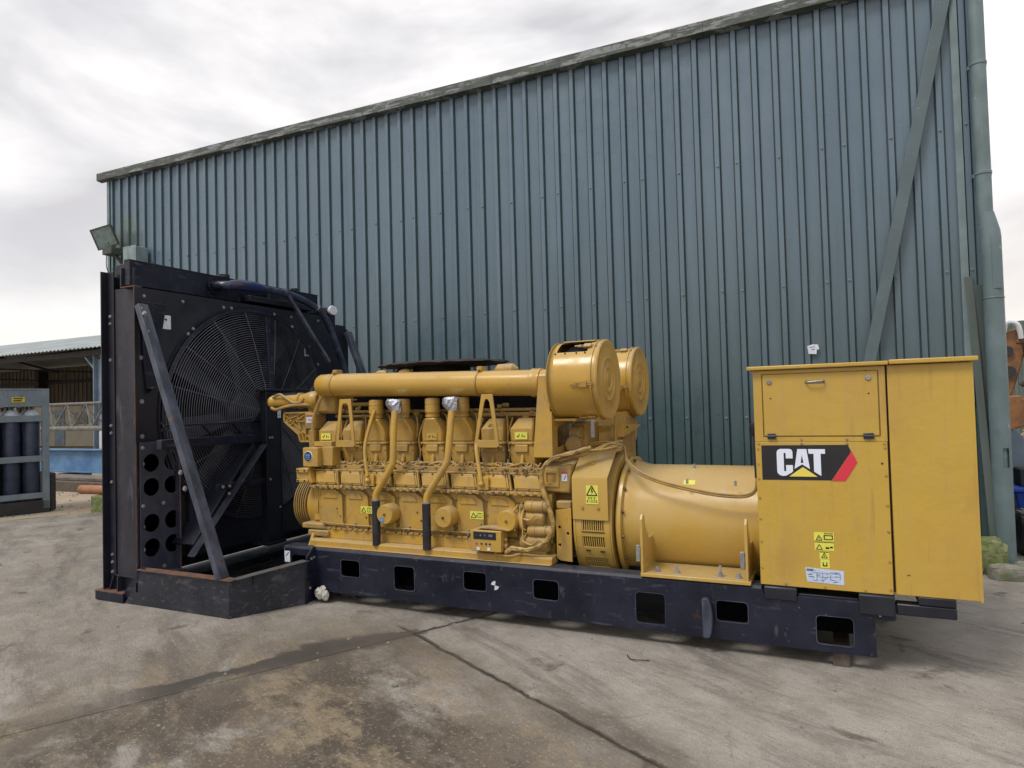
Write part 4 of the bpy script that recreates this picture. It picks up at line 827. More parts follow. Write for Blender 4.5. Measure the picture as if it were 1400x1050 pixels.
# lip under the camshaft covers
MB().prism([(4.30, .868), (4.30, .882), (4.36, .895), (4.40, .895), (4.40, .868)], 'x', -3.90, -1.83).build('long_lip', YELD, gen, bevel=.002)
mb = MB(); random.seed(6)
for k in range(34): mb.box(-3.86+k*.060, -3.835+k*.060, 4.296, 4.305, .862, .888)
mb.build('lip_clips', YELD, gen, kind='stuff')
# slanted camshaft covers
for i in range(8):
    x = -3.745+.2557*i
    a = [(x-.113, 4.325, .893), (x+.100, 4.325, .893), (x+.085, 4.385, 1.005), (x-.128, 4.385, 1.005)]
    a = [(x-.108, 4.322, .893), (x+.108, 4.322, .893), (x+.080, 4.342, .998), (x-.130, 4.342, .998)]
    cc = MB().loft([a, [(p[0], p[1]+.06, p[2]) for p in a]]).build('camshaft_cover', YEL, gen, bevel=.005)
    b_ = [(x-.088, 4.321, .908), (x+.090, 4.321, .908), (x+.068, 4.336, .985), (x-.108, 4.336, .985)]
    MB().loft([[(p[0], p[1]-.004, p[2]) for p in b_], [(p[0], p[1]+.03, p[2]) for p in b_]]).build('raised_panel', YEL, cc, bevel=.003)
    bolts(MB(), [(x+u-.026*v, 4.327+.015*v-.006, .903+.09*v) for u in (-.095, 0, .095) for v in (0, 1)], (0, -1, .4), .006, .006).build('cover_bolts', GRIME, cc, kind='stuff')
    MB().bar((x+.122, 4.325, .892), (x+.095, 4.350, 1.005), .012, .02, up=(0, 1, 0)).build('cover_rib', YELD, cc)
MB().box(-3.90, -1.86, 4.345, 4.50, 1.000, 1.012).box(-3.86, -1.86, 4.40, 4.50, 1.012, 1.045).build('head_deck', YELD, gen, bevel=.003)

# ---- cylinder heads
HXs = [-3.843, -3.591, -3.349, -3.090, -2.817, -2.556, -2.300, -2.060]
for i, x in enumerate(HXs):
    riser = i in (2, 3, 4, 5)
    w = .100
    h = MB()
    h.loft([[(x-w*.86, 4.475, 1.035), (x+w*.86, 4.475, 1.035), (x+w*.86, 4.78, 1.035), (x-w*.86, 4.78, 1.035)], [(x-w*.95, 4.468, 1.09), (x+w*.95, 4.468, 1.09), (x+w*.95, 4.78, 1.09), (x-w*.95, 4.78, 1.09)], [(x-w, 4.460, 1.155), (x+w, 4.460, 1.155), (x+w, 4.78, 1.155), (x-w, 4.78, 1.155)], [(x-w*.93, 4.462, 1.205), (x+w*.93, 4.462, 1.205), (x+w*.93, 4.78, 1.205), (x-w*.93, 4.78, 1.205)]])
    h.box(x-.055, x+.05, 4.445, 4.47, 1.150, 1.205).cyl((x, 4.45, 1.06), (x, 4.47, 1.13), .016)
    hd = h.build('cylinder_head', YEL if i % 3 else YELD, gen, bevel=.006)
    MB().loft([[(x-w-.004, 4.448, z), (x+w+.004, 4.448, z), (x+w+.004, 4.78, z+.01), (x-w-.004, 4.78, z+.01)] for z in (1.206, 1.226)]).build('cover_flange', YEL, hd, bevel=.004)
    if riser: R3 = [(1.226, .092, 4.455, 4.76), (1.300, .092, 4.450, 4.74), (1.345, .076, 4.440, 4.66), (1.395, .050, 4.425, 4.54), (1.41, .046, 4.42, 4.53)]
    else: R3 = [(1.226, .092, 4.455, 4.76), (1.320, .092, 4.452, 4.75), (1.395, .062, 4.53, 4.72)]
    MB().loft([[(x-a, y0, z), (x+a, y0, z), (x+a*1.0, y1, z), (x-a, y1, z)] for z, a, y0, y1 in R3]).build('rocker_cover', YEL, hd, bevel=.012)
    bolts(MB(), [(x-w+.004, 4.446, 1.165), (x+w-.004, 4.446, 1.165), (x-.088, 4.446, 1.216), (x+.088, 4.446, 1.216)], (0, -1, 0), .008).build('head_bolts', YELD, hd, kind='stuff')
    if riser:
        MB().lathe((x-.004, 4.476, 1.405), (0, 0, 1), [(0, .046), (.012, .046), (.013, .056), (.026, .056), (.027, .050), (.045, .054), (.050, .058), (.105, .058), (.106, .055), (.112, .055), (.113, .058), (.150, .057), (.158, .050)], 28).build('exhaust_riser', YEL, hd)
def hsticker(x, z, m, y=4.448, w=.05, h_=.026):
    s = decal('yellow_label', rect(x-w, x+w, z-h_, z+h_), y, m, gen); print_marks([[(x-.035, z-.002), (x-.022, z-.014), (x-.008, z+.010), (x-.012, z+.013), (x-.022, z-.004), (x-.032, z+.002)], rect(x+.005, x+.012, z-.01, z+.01), rect(x+.02, x+.035, z-.008, z-.002)], y-.0025, INK, s); return s
hsticker(-3.85, 1.272, WARN); hsticker(-2.06, 1.270, WARN); hsticker(-2.815, 1.268, YELC, w=.045); hsticker(-2.30, 1.345, YELC, y=4.468, w=.035, h_=.014)
for i, x in enumerate(HXs[:-1]):
    xm = (x+HXs[i+1])/2
    MB().lathe((xm-.045, 4.56, 1.12), (1, 0, 0), [(0, .030), (.02, .030), (.022, .022), (.07, .022), (.072, .030), (.09, .030)], 14).build('water_transfer_pipe', GRIME, gen)
    MB().tube(spline([(xm-.01, 4.50, 1.06), (xm+.005, 4.49, 1.15), (xm-.012, 4.50, 1.26), (xm+.004, 4.56, 1.40)], 4), .0065, 6).build('vent_line', YELD, gen)
    MB().cyl((xm, 4.47, 1.045), (xm, 4.47, 1.085), .016, n=6).cyl((xm, 4.47, 1.085), (xm, 4.47, 1.10), .009, n=8).build('head_stud', STEEL if i % 3 == 0 else YELD, gen)
# wiring loom along the heads: lumpy bundle of several cables
random.seed(21); lm = MB()
for k in range(4):
    pts = []; x = -3.70
    while x < -1.90:
        pts.append((x, 4.425+random.uniform(-.022, .018), 1.058+random.uniform(-.017, .020))); x += random.uniform(.035, .07)
    lm.tube(spline(pts, 3), .0075, 6)
loom = lm.build('wiring_loom', YELD, gen, kind='stuff')
random.seed(9); lm = MB()
for k in range(44):
    x = -3.68+k*.041+random.uniform(-.01, .01); lm.lathe((x, 4.425, 1.056), (1, random.uniform(-.3, .3), random.uniform(-.4, .4)), [(-.004, .024), (.004, .024)], 8)
lm.build('loom_ties', YELD, loom, kind='stuff')
# fuel and oil lines above the heads
ln = MB()
ln.tube([(-3.80, 4.60, 1.47), (-1.95, 4.60, 1.455)], .013, 8).tube([(-3.85, 4.58, 1.435), (-3.45, 4.57, 1.43)], .011, 8).tube([(-3.9, 4.62, 1.53), (-3.40, 4.62, 1.53)], .016, 8).tube([(-2.55, 4.58, 1.425), (-1.95, 4.58, 1.42)], .016, 8).tube([(-2.50, 4.66, 1.50), (-1.95, 4.66, 1.50)], .02, 8)
ln.build('fuel_lines', YELD, gen, kind='stuff')
for x in HXs:
    MB().tube(spline([(x+.02, 4.60, 1.45), (x+.03, 4.56, 1.44), (x+.075, 4.54, 1.43), (x+.10, 4.52, 1.37), (x+.105, 4.50, 1.26)], 4), .006, 6).build('injector_line', YELD, gen)
random.seed(30); mb = MB()
for k in range(40):
    x = random.uniform(-3.9, -1.95); y = random.uniform(4.56, 4.66); z = random.uniform(1.40, 1.50); a = random.uniform(.01, .028)
    if random.random() < .5: mb.box(x-a, x+a, y, y+.03, z-a*.7, z+a*.7)
    else: mb.cyl((x-a, y, z), (x+a, y, z+random.uniform(-.02, .02)), a*.6, n=8)
mb.build('small_fittings', YELD, gen, bevel=.003, kind='stuff')
# thin rods down to the block
for pts in ([(-3.33, 4.43, 1.48), (-3.345, 4.40, 1.40), (-3.36, 4.33, 1.19), (-3.31, 4.29, .97)], [(-2.40, 4.42, 1.24), (-2.37, 4.34, 1.18), (-2.315, 4.29, .97), (-2.31, 4.29, .95)]):
    r_ = MB().tube(spline(pts, 5), .015, 8).build('oil_line', YEL, gen)
    e = pts[-1]; MB().box(e[0]-.04, e[0]+.05, 4.30, 4.318, .892, .985).ball((e[0], 4.288, .935), .022, 8).build('oil_line_flange', YEL, gen, bevel=.003)
# A-shaped brackets carrying the intake pipe
for x0, x1, xt0, xt1 in ((-3.668, -3.478, -3.622, -3.512), (-2.392, -2.192, -2.327, -2.237)):
    MB().plate([(x0, 1.190), (x1-.02, 1.190), (x1, 1.205), (xt1, 1.575), (xt0, 1.575), (x0-.004, 1.21)], [[(x0+.028, 1.245), (x1-.030, 1.245), (xt1-.026, 1.52), (xt1-.04, 1.54), (xt0+.034, 1.54), (xt0+.022, 1.52)]], YP(4.36), .012).build('pipe_bracket', YEL, gen, bevel=.002)
    MB().prism([(x0+.01, 1.192), (x1-.02, 1.192), (x1-.03, 1.20), (x0+.02, 1.20)], 'y', 4.36, 4.45).box(xt0+.01, xt1-.01, 4.36, 4.45, 1.565, 1.575).build('bracket_foot', YEL, gen)
# ---- intake pipe
def on(x): return 1.700+(x+3.93)*(-.0265)
P0, P1 = Vector((-3.945, 4.46, on(-3.945))), Vector((-1.80, 4.46, on(-1.80))); dd = (P1-P0).normalized()
ip = MB().lathe(P0, dd, [(0, .012), (.012, .050), (.035, .078), (.06, .090), (.17, .0945), (.172, .0975), (.182, .0975), (.184, .0945), (1.55, .0945), (1.551, .097), (1.561, .097), (1.562, .0925), (1.66, .0925), (1.661, .0935), (1.98, .0935), (1.985, .102), (2.00, .104), (2.02, .100), (2.03, .1035), (2.06, .1035), (2.066, .095), (2.14, .095)], 40).build('intake_pipe', YELG, gen)
for x in (-3.735, -2.385):
    MB().box(x-.01, x+.03, 4.42, 4.50, on(x)+.088, on(x)+.125).cyl((x+.01, 4.40, on(x)+.10), (x+.01, 4.52, on(x)+.10), .010, n=8).build('pipe_clamp', YELD, ip, bevel=.003)
    MB().lathe((x, 4.46, on(x)), dd, [(-.006, .094), (-.006, .0985), (.006, .0985), (.006, .094)], 40, cap=False).build('clamp_band', YELD, ip)
MB().lathe((-2.25, 4.64, 1.755), (1, .1, 0), [(-.1, .02), (-.07, .05), (.05, .052), (.09, .02)], 20).build('crossover_pipe', YELD, gen)
for x in (-3.35, -3.12): MB().lathe((x, 4.56, 1.775), (1, 0, 0), [(-.05, .02), (-.02, .03), (.02, .03), (.05, .02)], 10).build('pipe_lug', YELD, gen)
# second intake pipe on the far bank
Q0, Q1 = Vector((-3.90, 5.16, 1.66)), Vector((-1.80, 5.16, 1.64))
MB().lathe(Q0, Q1-Q0, [(0, .04), (.05, .09), (2.1, .0935)], 24).build('intake_pipe', YEL, gen)
MB().lathe((-2.25, 4.75, 1.56), (1, .15, 0), [(-.16, .03), (-.12, .06), (.13, .065), (.17, .03)], 20).build('turbo_elbow', YELD, gen)
# ---- air filters
def air_filter(cx, cy, cz, cutout):
    x0, x1, R_ = cx-.350, cx, .262
    N_ = 72; mb = MB(); xs = [x0, x0+.045, x0+.09, x0+.262, x0+.275, x1-.05]
    x_cut = (1, 3)
    def pt(x, j, r=R_): a = 2*pi*j/N_; return (x, cy-r*math.sin(a), cz+r*math.cos(a))       # j from the top towards the camera
    for i in range(len(xs)-1):
        for j in range(N_):
            if cutout and 1 <= i < 3 and 3 <= j < 9: continue
            mb.add([pt(xs[i], j), pt(xs[i], j+1), pt(xs[i+1], j+1), pt(xs[i+1], j)], [(0, 1, 2, 3)])
            if cutout: mb.add([pt(xs[i], j, R_-.004), pt(xs[i], j+1, R_-.004), pt(xs[i+1], j+1, R_-.004), pt(xs[i+1], j, R_-.004)], [(0, 1, 2, 3)])
    mb.lathe((x0, cy, cz), (1, 0, 0), [(.0, R_), (-.006, R_+.004), (-.012, R_-.006), (-.018, R_-.05), (-.022, .10)], N_, cap=True)
    f_ = mb.build('air_filter_body', YELG, gen)
    MB().lathe((x0+.02, cy, cz), (1, 0, 0), [(0, R_-.05), (.30, R_-.05)], 48).build('filter_element', CORE, f_)
    MB().lathe((x1-.052, cy, cz), (1, 0, 0), [(0, R_+.001), (.002, R_+.012), (.010, R_+.012), (.012, R_+.003), (.026, R_+.003), (.030, R_+.010), (.044, R_+.012), (.052, R_+.004), (.052, R_-.012), (.044, R_-.03), (.044, .155), (.047, .15), (.050, .143), (.047, .136), (.044, .13), (.044, .095), (.047, .09), (.050, .083), (.047, .076), (.044, .07), (.044, .05), (.047, .045), (.047, .0001)], 72, cap=False).build('filter_lid', YEL, f_)
    for a in (34, 97, 160) if cutout else (26, 100, 165):
        a_ = math.radians(a); e = Vector((0, -math.sin(a_), math.cos(a_))); t_ = Vector((0, math.cos(a_), math.sin(a_))); c = Vector((x1-.10, cy, cz))+e*(R_+.010); m_ = MB()
        m_.bar(c+Vector((-.06, 0, 0))+t_*.012, c+Vector((.07, 0, 0))+t_*.004, .006, .006).bar(c+Vector((-.06, 0, 0))-t_*.012, c+Vector((.07, 0, 0))-t_*.004, .006, .006).bar(c+Vector((-.02, 0, 0)), c+Vector((.03, 0, 0)), .04, .014, up=tuple(e)).bar(c+Vector((-.085, 0, 0)), c+Vector((-.04, 0, 0)), .012, .008, up=tuple(e))
        m_.build('latch', YELD, f_, bevel=.001)
    if cutout:
        ang = [pt(0, j, R_+.006) for j in (-6, -4, -2, 0, 2, 3.2)]; ang2 = [pt(0, j, R_+.013) for j in (-6, -4, -2, 0, 2, 3.2)]
        MB().loft([[(x, p[1], p[2]) for p in ang]+[(x, p[1], p[2]) for p in reversed(ang2)] for x in (x0+.05, x0+.28)]).build('rain_flap', YELD, f_, bevel=.002)
        m_ = MB()
        for k in range(14): m_.lathe((x0+.10+k*.0125, cy, cz), (1, 0, 0), [(0, R_-.034), (.002, R_-.030), (.004, R_-.034)], 48, cap=False)
        m_.build('filter_mesh', BRACE, f_, kind='stuff')
        bolts(MB(), [pt(x, j, R_) for x in (x0+.04, x0+.11, x0+.19, x0+.25) for j in (9.6,)], (0, -1, .8), .005).build('flap_screws', INK, f_, kind='stuff')
    MB().lathe((x0-.005, cy, cz), (-1, 0, 0), [(0, .12), (.03, .115), (.06, .10)], 32).build('filter_neck', YEL, f_)
    return f_
air_filter(-1.392, 4.455, 1.650, True)
air_filter(-1.392, 5.27, 1.650, False)
# pedestal brackets under the filters
def pedestal(xp, y0, y1, top, name='filter_bracket', zb=(1.13, 1.17)):
    MB().plate([(y0, zb[0]), (y1-.03, zb[1]), (y1, zb[1]+.03), (y1, top-.03), (y1-.02, top), (y0, top)], [[(y0+.10, zb[0]+.07)]+[(y0+.12, zb[0]+.055)]+[(y1-.10, zb[1]+.045), (y1-.06, zb[1]+.075), (y1-.055, top-.12), (y1-.09, top-.09), (y0+.13, top-.10), (y0+.10, top-.13)]], XP(xp), .012).build(name, YEL, gen, bevel=.002)
pedestal(-1.765, 4.30, 4.78, 1.44)
MB().loft([[(-1.905, 4.30, 1.128), (-1.765, 4.30, 1.128), (-1.765, 4.31, 1.128), (-1.905, 4.31, 1.128)], [(-1.858, 4.30, 1.60), (-1.772, 4.30, 1.60), (-1.772, 4.31, 1.60), (-1.858, 4.31, 1.60)], [(-1.852, 4.305, 1.69), (-1.795, 4.305, 1.69), (-1.795, 4.315, 1.69), (-1.852, 4.315, 1.69)]]).build('bracket_front', YEL, gen, bevel=.003)
MB().box(-1.90, -1.765, 4.31, 4.75, 1.125, 1.137).build('bracket_base', YEL, gen)
MB().box(-1.86, -1.60, 4.34, 4.70, 1.375, 1.39).build('filter_cradle', YEL, gen)
pedestal(-1.46, 4.78, 5.35, 1.42, zb=(1.16, 1.19))
MB().prism([(4.80, 1.24), (5.25, 1.30), (5.25, 1.315), (4.80, 1.33)], 'x', -1.50, -1.40).prism([(-1.78, 1.24), (-1.40, 1.30), (-1.40, 1.315), (-1.78, 1.33)], 'y', 4.86, 4.90).build('bracket_arm', YEL, gen)
MB().box(-1.74, -1.45, 5.0, 5.30, 1.05, 1.40).build('rear_housing', YELD, gen, bevel=.02)
MB().box(-1.72, -1.62, 4.60, 4.9, 1.05, 1.36).cyl((-1.69, 4.5, 1.2), (-1.69, 4.7, 1.2), .06).cyl((-1.73, 4.58, 1.28), (-1.64, 4.58, 1.28), .05).build('governor', YELD, gen, bevel=.015)
MB().box(-1.62, -1.617, 4.70, 4.78, 1.24, 1.37).build('warning_label', WHITE, gen)
# control housing with window frame below the bracket
MB().loft([[(-1.855, 4.345, .890), (-1.655, 4.345, .880), (-1.66, 4.60, .880), (-1.85, 4.60, .890)], [(-1.855, 4.345, 1.060), (-1.645, 4.345, 1.075), (-1.645, 4.60, 1.11), (-1.85, 4.60, 1.09)]]).build('end_housing', YELD, gen, bevel=.015)
MB().plate(rect(-1.845, -1.735, .925, 1.045), [rect(-1.825, -1.755, .955, 1.02)], YP(4.340), .012).build('housing_frame', YEL, gen, bevel=.002)
s1 = decal('warning_label', rect(-1.715, -1.675, .965, 1.03), 4.344, WHITE, gen); print_marks([rect(-1.715, -1.675, 1.015, 1.03)], 4.3412, REDS, s1); print_marks([[(-1.70, .975), (-1.695, .972), (-1.68, 1.005), (-1.685, 1.008)]], 4.3412, INKB, s1)
# ---- starter motors and solenoids
def motor(z, x0=-2.02):
    m_ = MB().lathe((x0+.045, 4.315, z), (1, 0, 0), [(0, .034), (.01, .040), (.05, .040), (.052, .044), (.058, .044), (.06, .040), (.125, .040), (.127, .045), (.137, .045), (.139, .040), (.18, .040), (.185, .034)], 24).build('solenoid', YELD, gen)
    MB().lathe((x0-.02, 4.34, z-.085), (1, 0, 0), [(0, .045), (.01, .062), (.05, .062), (.055, .060), (.20, .060), (.21, .05)], 28).build('starter_motor', YELD, gen)
    bolts(MB(), [(x0+.03, 4.30+a, z+b) for a, b in ((0, .02), (.02, -.02), (-.015, -.015))], (-1, 0, 0), .010, .02).build('terminals', GRIME, m_, kind='stuff')
    for k, (dy, dz) in enumerate(((-.01, .03), (.0, -.04))):
        MB().tube(spline([(x0+.04, 4.29+dy, z+dz*.3), (x0+.02, 4.27, z+dz-.02), (x0+.03, 4.265, z-.07), (x0+.09, 4.262, z-.085), (x0+.14, 4.26, z-.05), (x0+.19, 4.255, z-.06)], 4), .005, 6).build('starter_wire', YEL, gen)
motor(.788); motor(.622, -2.005)
MB().lathe((-2.03, 4.36, .70), (1, 0, 0), [(0, .085), (.05, .11), (.055, .11)], 28).box(-2.03, -1.96, 4.345, 4.4, .52, .82).build('starter_flange', YELD, gen, bevel=.01)
MB().tube(spline([(-2.02, 4.28, .80), (-2.06, 4.27, .74), (-2.065, 4.27, .68), (-2.05, 4.28, .62)], 4), .009, 6).build('starter_wire', YEL, gen)
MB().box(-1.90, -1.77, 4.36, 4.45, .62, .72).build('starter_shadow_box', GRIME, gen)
# corrugated conduit from the bracket down around the starters
cpts = spline([(-1.52, 4.40, 1.19), (-1.62, 4.34, 1.16), (-1.74, 4.29, 1.125), (-1.82, 4.275, 1.06), (-1.835, 4.27, .96), (-1.80, 4.255, .86), (-1.765, 4.245, .77), (-1.745, 4.24, .68), (-1.775, 4.235, .60), (-1.85, 4.23, .535), (-1.95, 4.23, .505), (-2.05, 4.23, .51), (-2.10, 4.225, .475)], 7)
MB().tube(cpts, lambda t: .0155+.0025*math.sin(t*420), 10).build('cable_conduit', YELD, gen)
random.seed(14)
for k in range(3): MB().tube([p+Vector((random.uniform(-.012, .012), -.010+random.uniform(-.008, .004), random.uniform(-.012, .014))) for p in cpts[6:-4:2]], .0055, 5).build('cable', YELD, gen)
random.seed(15); mb = MB()
for k in range(5):
    pts = [(-1.74+random.uniform(-.02, .02), 4.32, 1.115+random.uniform(-.01, .01))]+[(-1.74+.085*q, 4.32+.03*q+random.uniform(-.02, .02), 1.12+.018*q+random.uniform(-.022, .022)) for q in range(1, 6)]
    mb.tube(spline(pts, 4), .008, 6)
mb.build('cable_bundle', YELD, gen, kind='stuff')
# small instrument box
ib = MB().box(-2.350, -2.112, 4.185, 4.29, .484, .628).build('instrument_box', YEL, gen, bevel=.004)
MB().box(-2.325, -2.150, 4.182, 4.186, .568, .618).build('display_panel', DECK, ib)
MB().box(-2.305, -2.300, 4.1805, 4.182, .592, .600).box(-2.275, -2.262, 4.1805, 4.182, .590, .602).box(-2.240, -2.230, 4.1805, 4.182, .590, .602).box(-2.205, -2.175, 4.1805, 4.182, .588, .604).build('panel_marks', INKB, ib, kind='stuff')
for x, m_ in ((-2.303, REDS), (-2.263, INK), (-2.228, INK), (-2.198, INK)): MB().lathe((x, 4.185, .537), (0, -1, 0), [(0, .007), (.006, .006)], 10).build('button', m_, ib)
MB().box(-2.30, -2.278, 4.182, 4.185, .492, .512).box(-2.218, -2.196, 4.182, 4.185, .492, .512).build('white_tags', WHITE, ib, kind='stuff')
MB().prism([(-2.31, .640), (-2.06, .632), (-2.10, .645), (-2.20, .652)], 'y', 4.20, 4.30).box(-2.215, -2.205, 4.23, 4.24, .628, .645).cyl((-2.112, 4.235, .52), (-2.085, 4.235, .52), .018).cyl((-2.112, 4.235, .56), (-2.09, 4.235, .565), .012).build('box_fittings', YELD, gen, bevel=.002)
MB().tube(spline([(-2.16, 4.22, .484), (-2.17, 4.215, .465), (-2.05, 4.21, .462), (-1.95, 4.25, .49)], 4), .006, 6).build('cable', YELD, gen)
# tubing, unions and bolts over the side of the block
random.seed(77); mb = MB()
for k in range(90):
    x = random.uniform(-3.85, -1.88); z = random.choice([.875, 1.025, .555, 1.035]); mb.lathe((x, 4.30 if z < .9 and z > .6 else (4.335 if z > .9 else 4.32), z+random.uniform(-.006, .006)), (0, -1, 0), [(-.01, .009), (.004, .009), (.005, .006), (.012, .006)], 6)
mb.build('flange_bolts', GRIME, eng, kind='stuff')
MB().tube(spline([(-3.80, 4.33, .60), (-3.77, 4.325, .585), (-3.5, 4.322, .578), (-3.0, 4.322, .575), (-2.5, 4.322, .578), (-2.12, 4.32, .59), (-2.07, 4.31, .64)], 5), .006, 6).build('drain_line', YELD, gen)
for x in (-3.47, -2.96, -2.45): MB().lathe((x, 4.335, .575), (1, 0, 0), [(-.012, .010), (.012, .010)], 8).box(x-.006, x+.006, 4.322, 4.342, .56, .592).build('pipe_clip', STEEL, gen)
# ---- front end: gear housing, gauge box, damper, pump and brackets
fe = MB().box(-3.94, -3.80, 4.38, 5.2, .58, .885).build('front_housing', YEL, gen, bevel=.015)
MB().prism([(-4.03, 1.02), (-3.90, 1.025), (-3.90, 1.005), (-3.86, .905), (-4.005, .905), (-4.005, .935), (-4.03, .935)], 'y', 4.29, 4.45).box(-4.02, -3.90, 4.275, 4.29, .985, 1.02).box(-4.02, -3.90, 4.275, 4.29, .908, .935).build('front_bracket', YEL, gen, bevel=.005)
bolts(MB(), [(-4.0, 4.275, 1.003), (-3.93, 4.275, 1.003), (-4.0, 4.275, .921), (-3.93, 4.275, .921)], (0, -1, 0), .006).build('bracket_bolts', INK, gen, kind='stuff')
mb = MB(); mb.lathe((-4.15, 4.61, .70), (1, 0, 0), [(0, .05), (.003, .22)]+[q for k in range(6) for q in ((.004+k*.023, .236), (.012+k*.023, .236), (.0125+k*.023, .16), (.0265+k*.023, .16))]+[(.145, .16)], 56)
mb.build('vibration_damper', YELD, gen)
MB().lathe((-4.02, 4.60, .70), (1, 0, 0), [(0, .20), (.02, .225), (.14, .23)], 48).build('damper_hub', YEL, gen)
gx = MB().box(-3.955, -3.80, 4.285, 4.40, 1.035, 1.19).box(-3.80, -3.69, 4.335, 4.44, 1.04, 1.195).build('gauge_box', YEL, gen, bevel=.006)
MB().lathe((-3.895, 4.285, 1.118), (0, -1, 0), [(0, .044), (.004, .044), (.005, .041)], 28).build('gauge_rim', WHITE, gx); MB().lathe((-3.895, 4.280, 1.118), (0, -1, 0), [(0, .039), (.002, .039)], 28).build('gauge_face', DECK, gx)
MB().box(-3.918, -3.872, 4.2765, 4.278, 1.118, 1.140).box(-3.922, -3.868, 4.2765, 4.278, 1.105, 1.113).box(-3.915, -3.875, 4.2765, 4.278, 1.092, 1.100).build('gauge_print', BLUES, gx, kind='stuff')
MB().box(-3.90, -3.72, 4.36, 4.46, 1.195, 1.235).build('box_bracket', YEL, gen, bevel=.004)
# turbo inlet pipe to the left
MB().lathe((-4.52, 4.52, 1.572), (1, 0, .012), [(0, .02), (.006, .052), (.03, .060), (.045, .055), (.06, .046), (.10, .052), (.28, .056), (.33, .054), (.335, .070), (.355, .070), (.36, .056), (.42, .066), (.48, .080), (.52, .08), (.55, .06)], 28).build('inlet_pipe', YEL, gen)
bolts(MB(), [(-4.51, 4.515+.035*math.cos(a), 1.572+.035*math.sin(a)) for a in (0, 1.26, 2.5, 3.77, 5.0)], (-1, 0, 0), .012, .012).build('flange_bolts', YELD, gen, kind='stuff')
MB().tube(spline([(-4.45, 4.47, 1.61), (-4.36, 4.455, 1.635), (-4.28, 4.45, 1.60), (-4.20, 4.45, 1.56), (-4.12, 4.45, 1.565), (-4.08, 4.45, 1.60)], 5), .012, 7).tube(spline([(-4.47, 4.47, 1.52), (-4.40, 4.455, 1.505), (-4.28, 4.45, 1.53), (-4.15, 4.45, 1.54), (-4.02, 4.46, 1.54)], 5), .014, 7).build('sensor_pipe', YELD, gen)
MB().tube(spline([(-4.12, 4.58, 1.61), (-4.07, 4.53, 1.64), (-4.02, 4.52, 1.68), (-3.96, 4.52, 1.70)], 5), .028, 8).tube([(-4.75, 4.75, 1.64), (-4.12, 4.58, 1.625)], .020, 8).build('black_hose', HOSE, gen)
MB().box(-4.10, -3.80, 4.50, 4.90, 1.46, 1.66).build('water_manifold', YELD, gen, bevel=.03)
# ribbed triangular bracket
tb = [(-4.33, 1.475), (-4.02, 1.475), (-4.02, 1.30), (-4.045, 1.23), (-4.15, 1.23), (-4.17, 1.29), (-4.27, 1.36), (-4.33, 1.405)]
MB().prism(tb, 'y', 4.50, 4.512).build('ribbed_bracket', YELD, gen); mb = MB()
for i in range(len(tb)): a, b = tb[i], tb[(i+1) % len(tb)]; mb.bar((a[0], 4.49, a[1]), (b[0], 4.49, b[1]), .014, .04, up=(0, 1, 0))
for a, b in (((-4.33, 1.46), (-4.05, 1.25)), ((-4.32, 1.41), (-4.13, 1.47)), ((-4.20, 1.47), (-4.12, 1.24)), ((-4.31, 1.40), (-4.10, 1.40)), ((-4.10, 1.47), (-4.10, 1.24)), ((-4.27, 1.37), (-4.10, 1.46))): mb.bar((a[0], 4.495, a[1]), (b[0], 4.495, b[1]), .009, .03, up=(0, 1, 0))
mb.build('bracket_ribs', YEL, gen, kind='stuff')
MB().box(-4.09, -3.97, 4.46, 4.60, 1.33, 1.47).box(-4.05, -3.98, 4.46, 4.60, 1.10, 1.33).build('pump_housing', YELD, gen, bevel=.012)
s1 = decal('warning_label', rect(-4.065, -3.985, 1.385, 1.45), 4.4585, WHITE, gen); print_marks([rect(-4.065, -3.985, 1.438, 1.45)], 4.4558, REDS, s1); print_marks([rect(-4.05, -4.01, 1.415, 1.42), rect(-4.045, -4.0, 1.403, 1.407)], 4.4558, INKB, s1)
MB().tube(spline([(-3.86, 4.44, 1.62), (-3.90, 4.43, 1.56), (-3.95, 4.42, 1.44), (-3.965, 4.42, 1.32), (-3.955, 4.42, 1.20)], 5), .015, 8).build('oil_line', YELD, gen)
MB().box(-4.0, -3.82, 4.50, 4.62, 1.12, 1.26).build('front_boss', YELD, gen, bevel=.02)
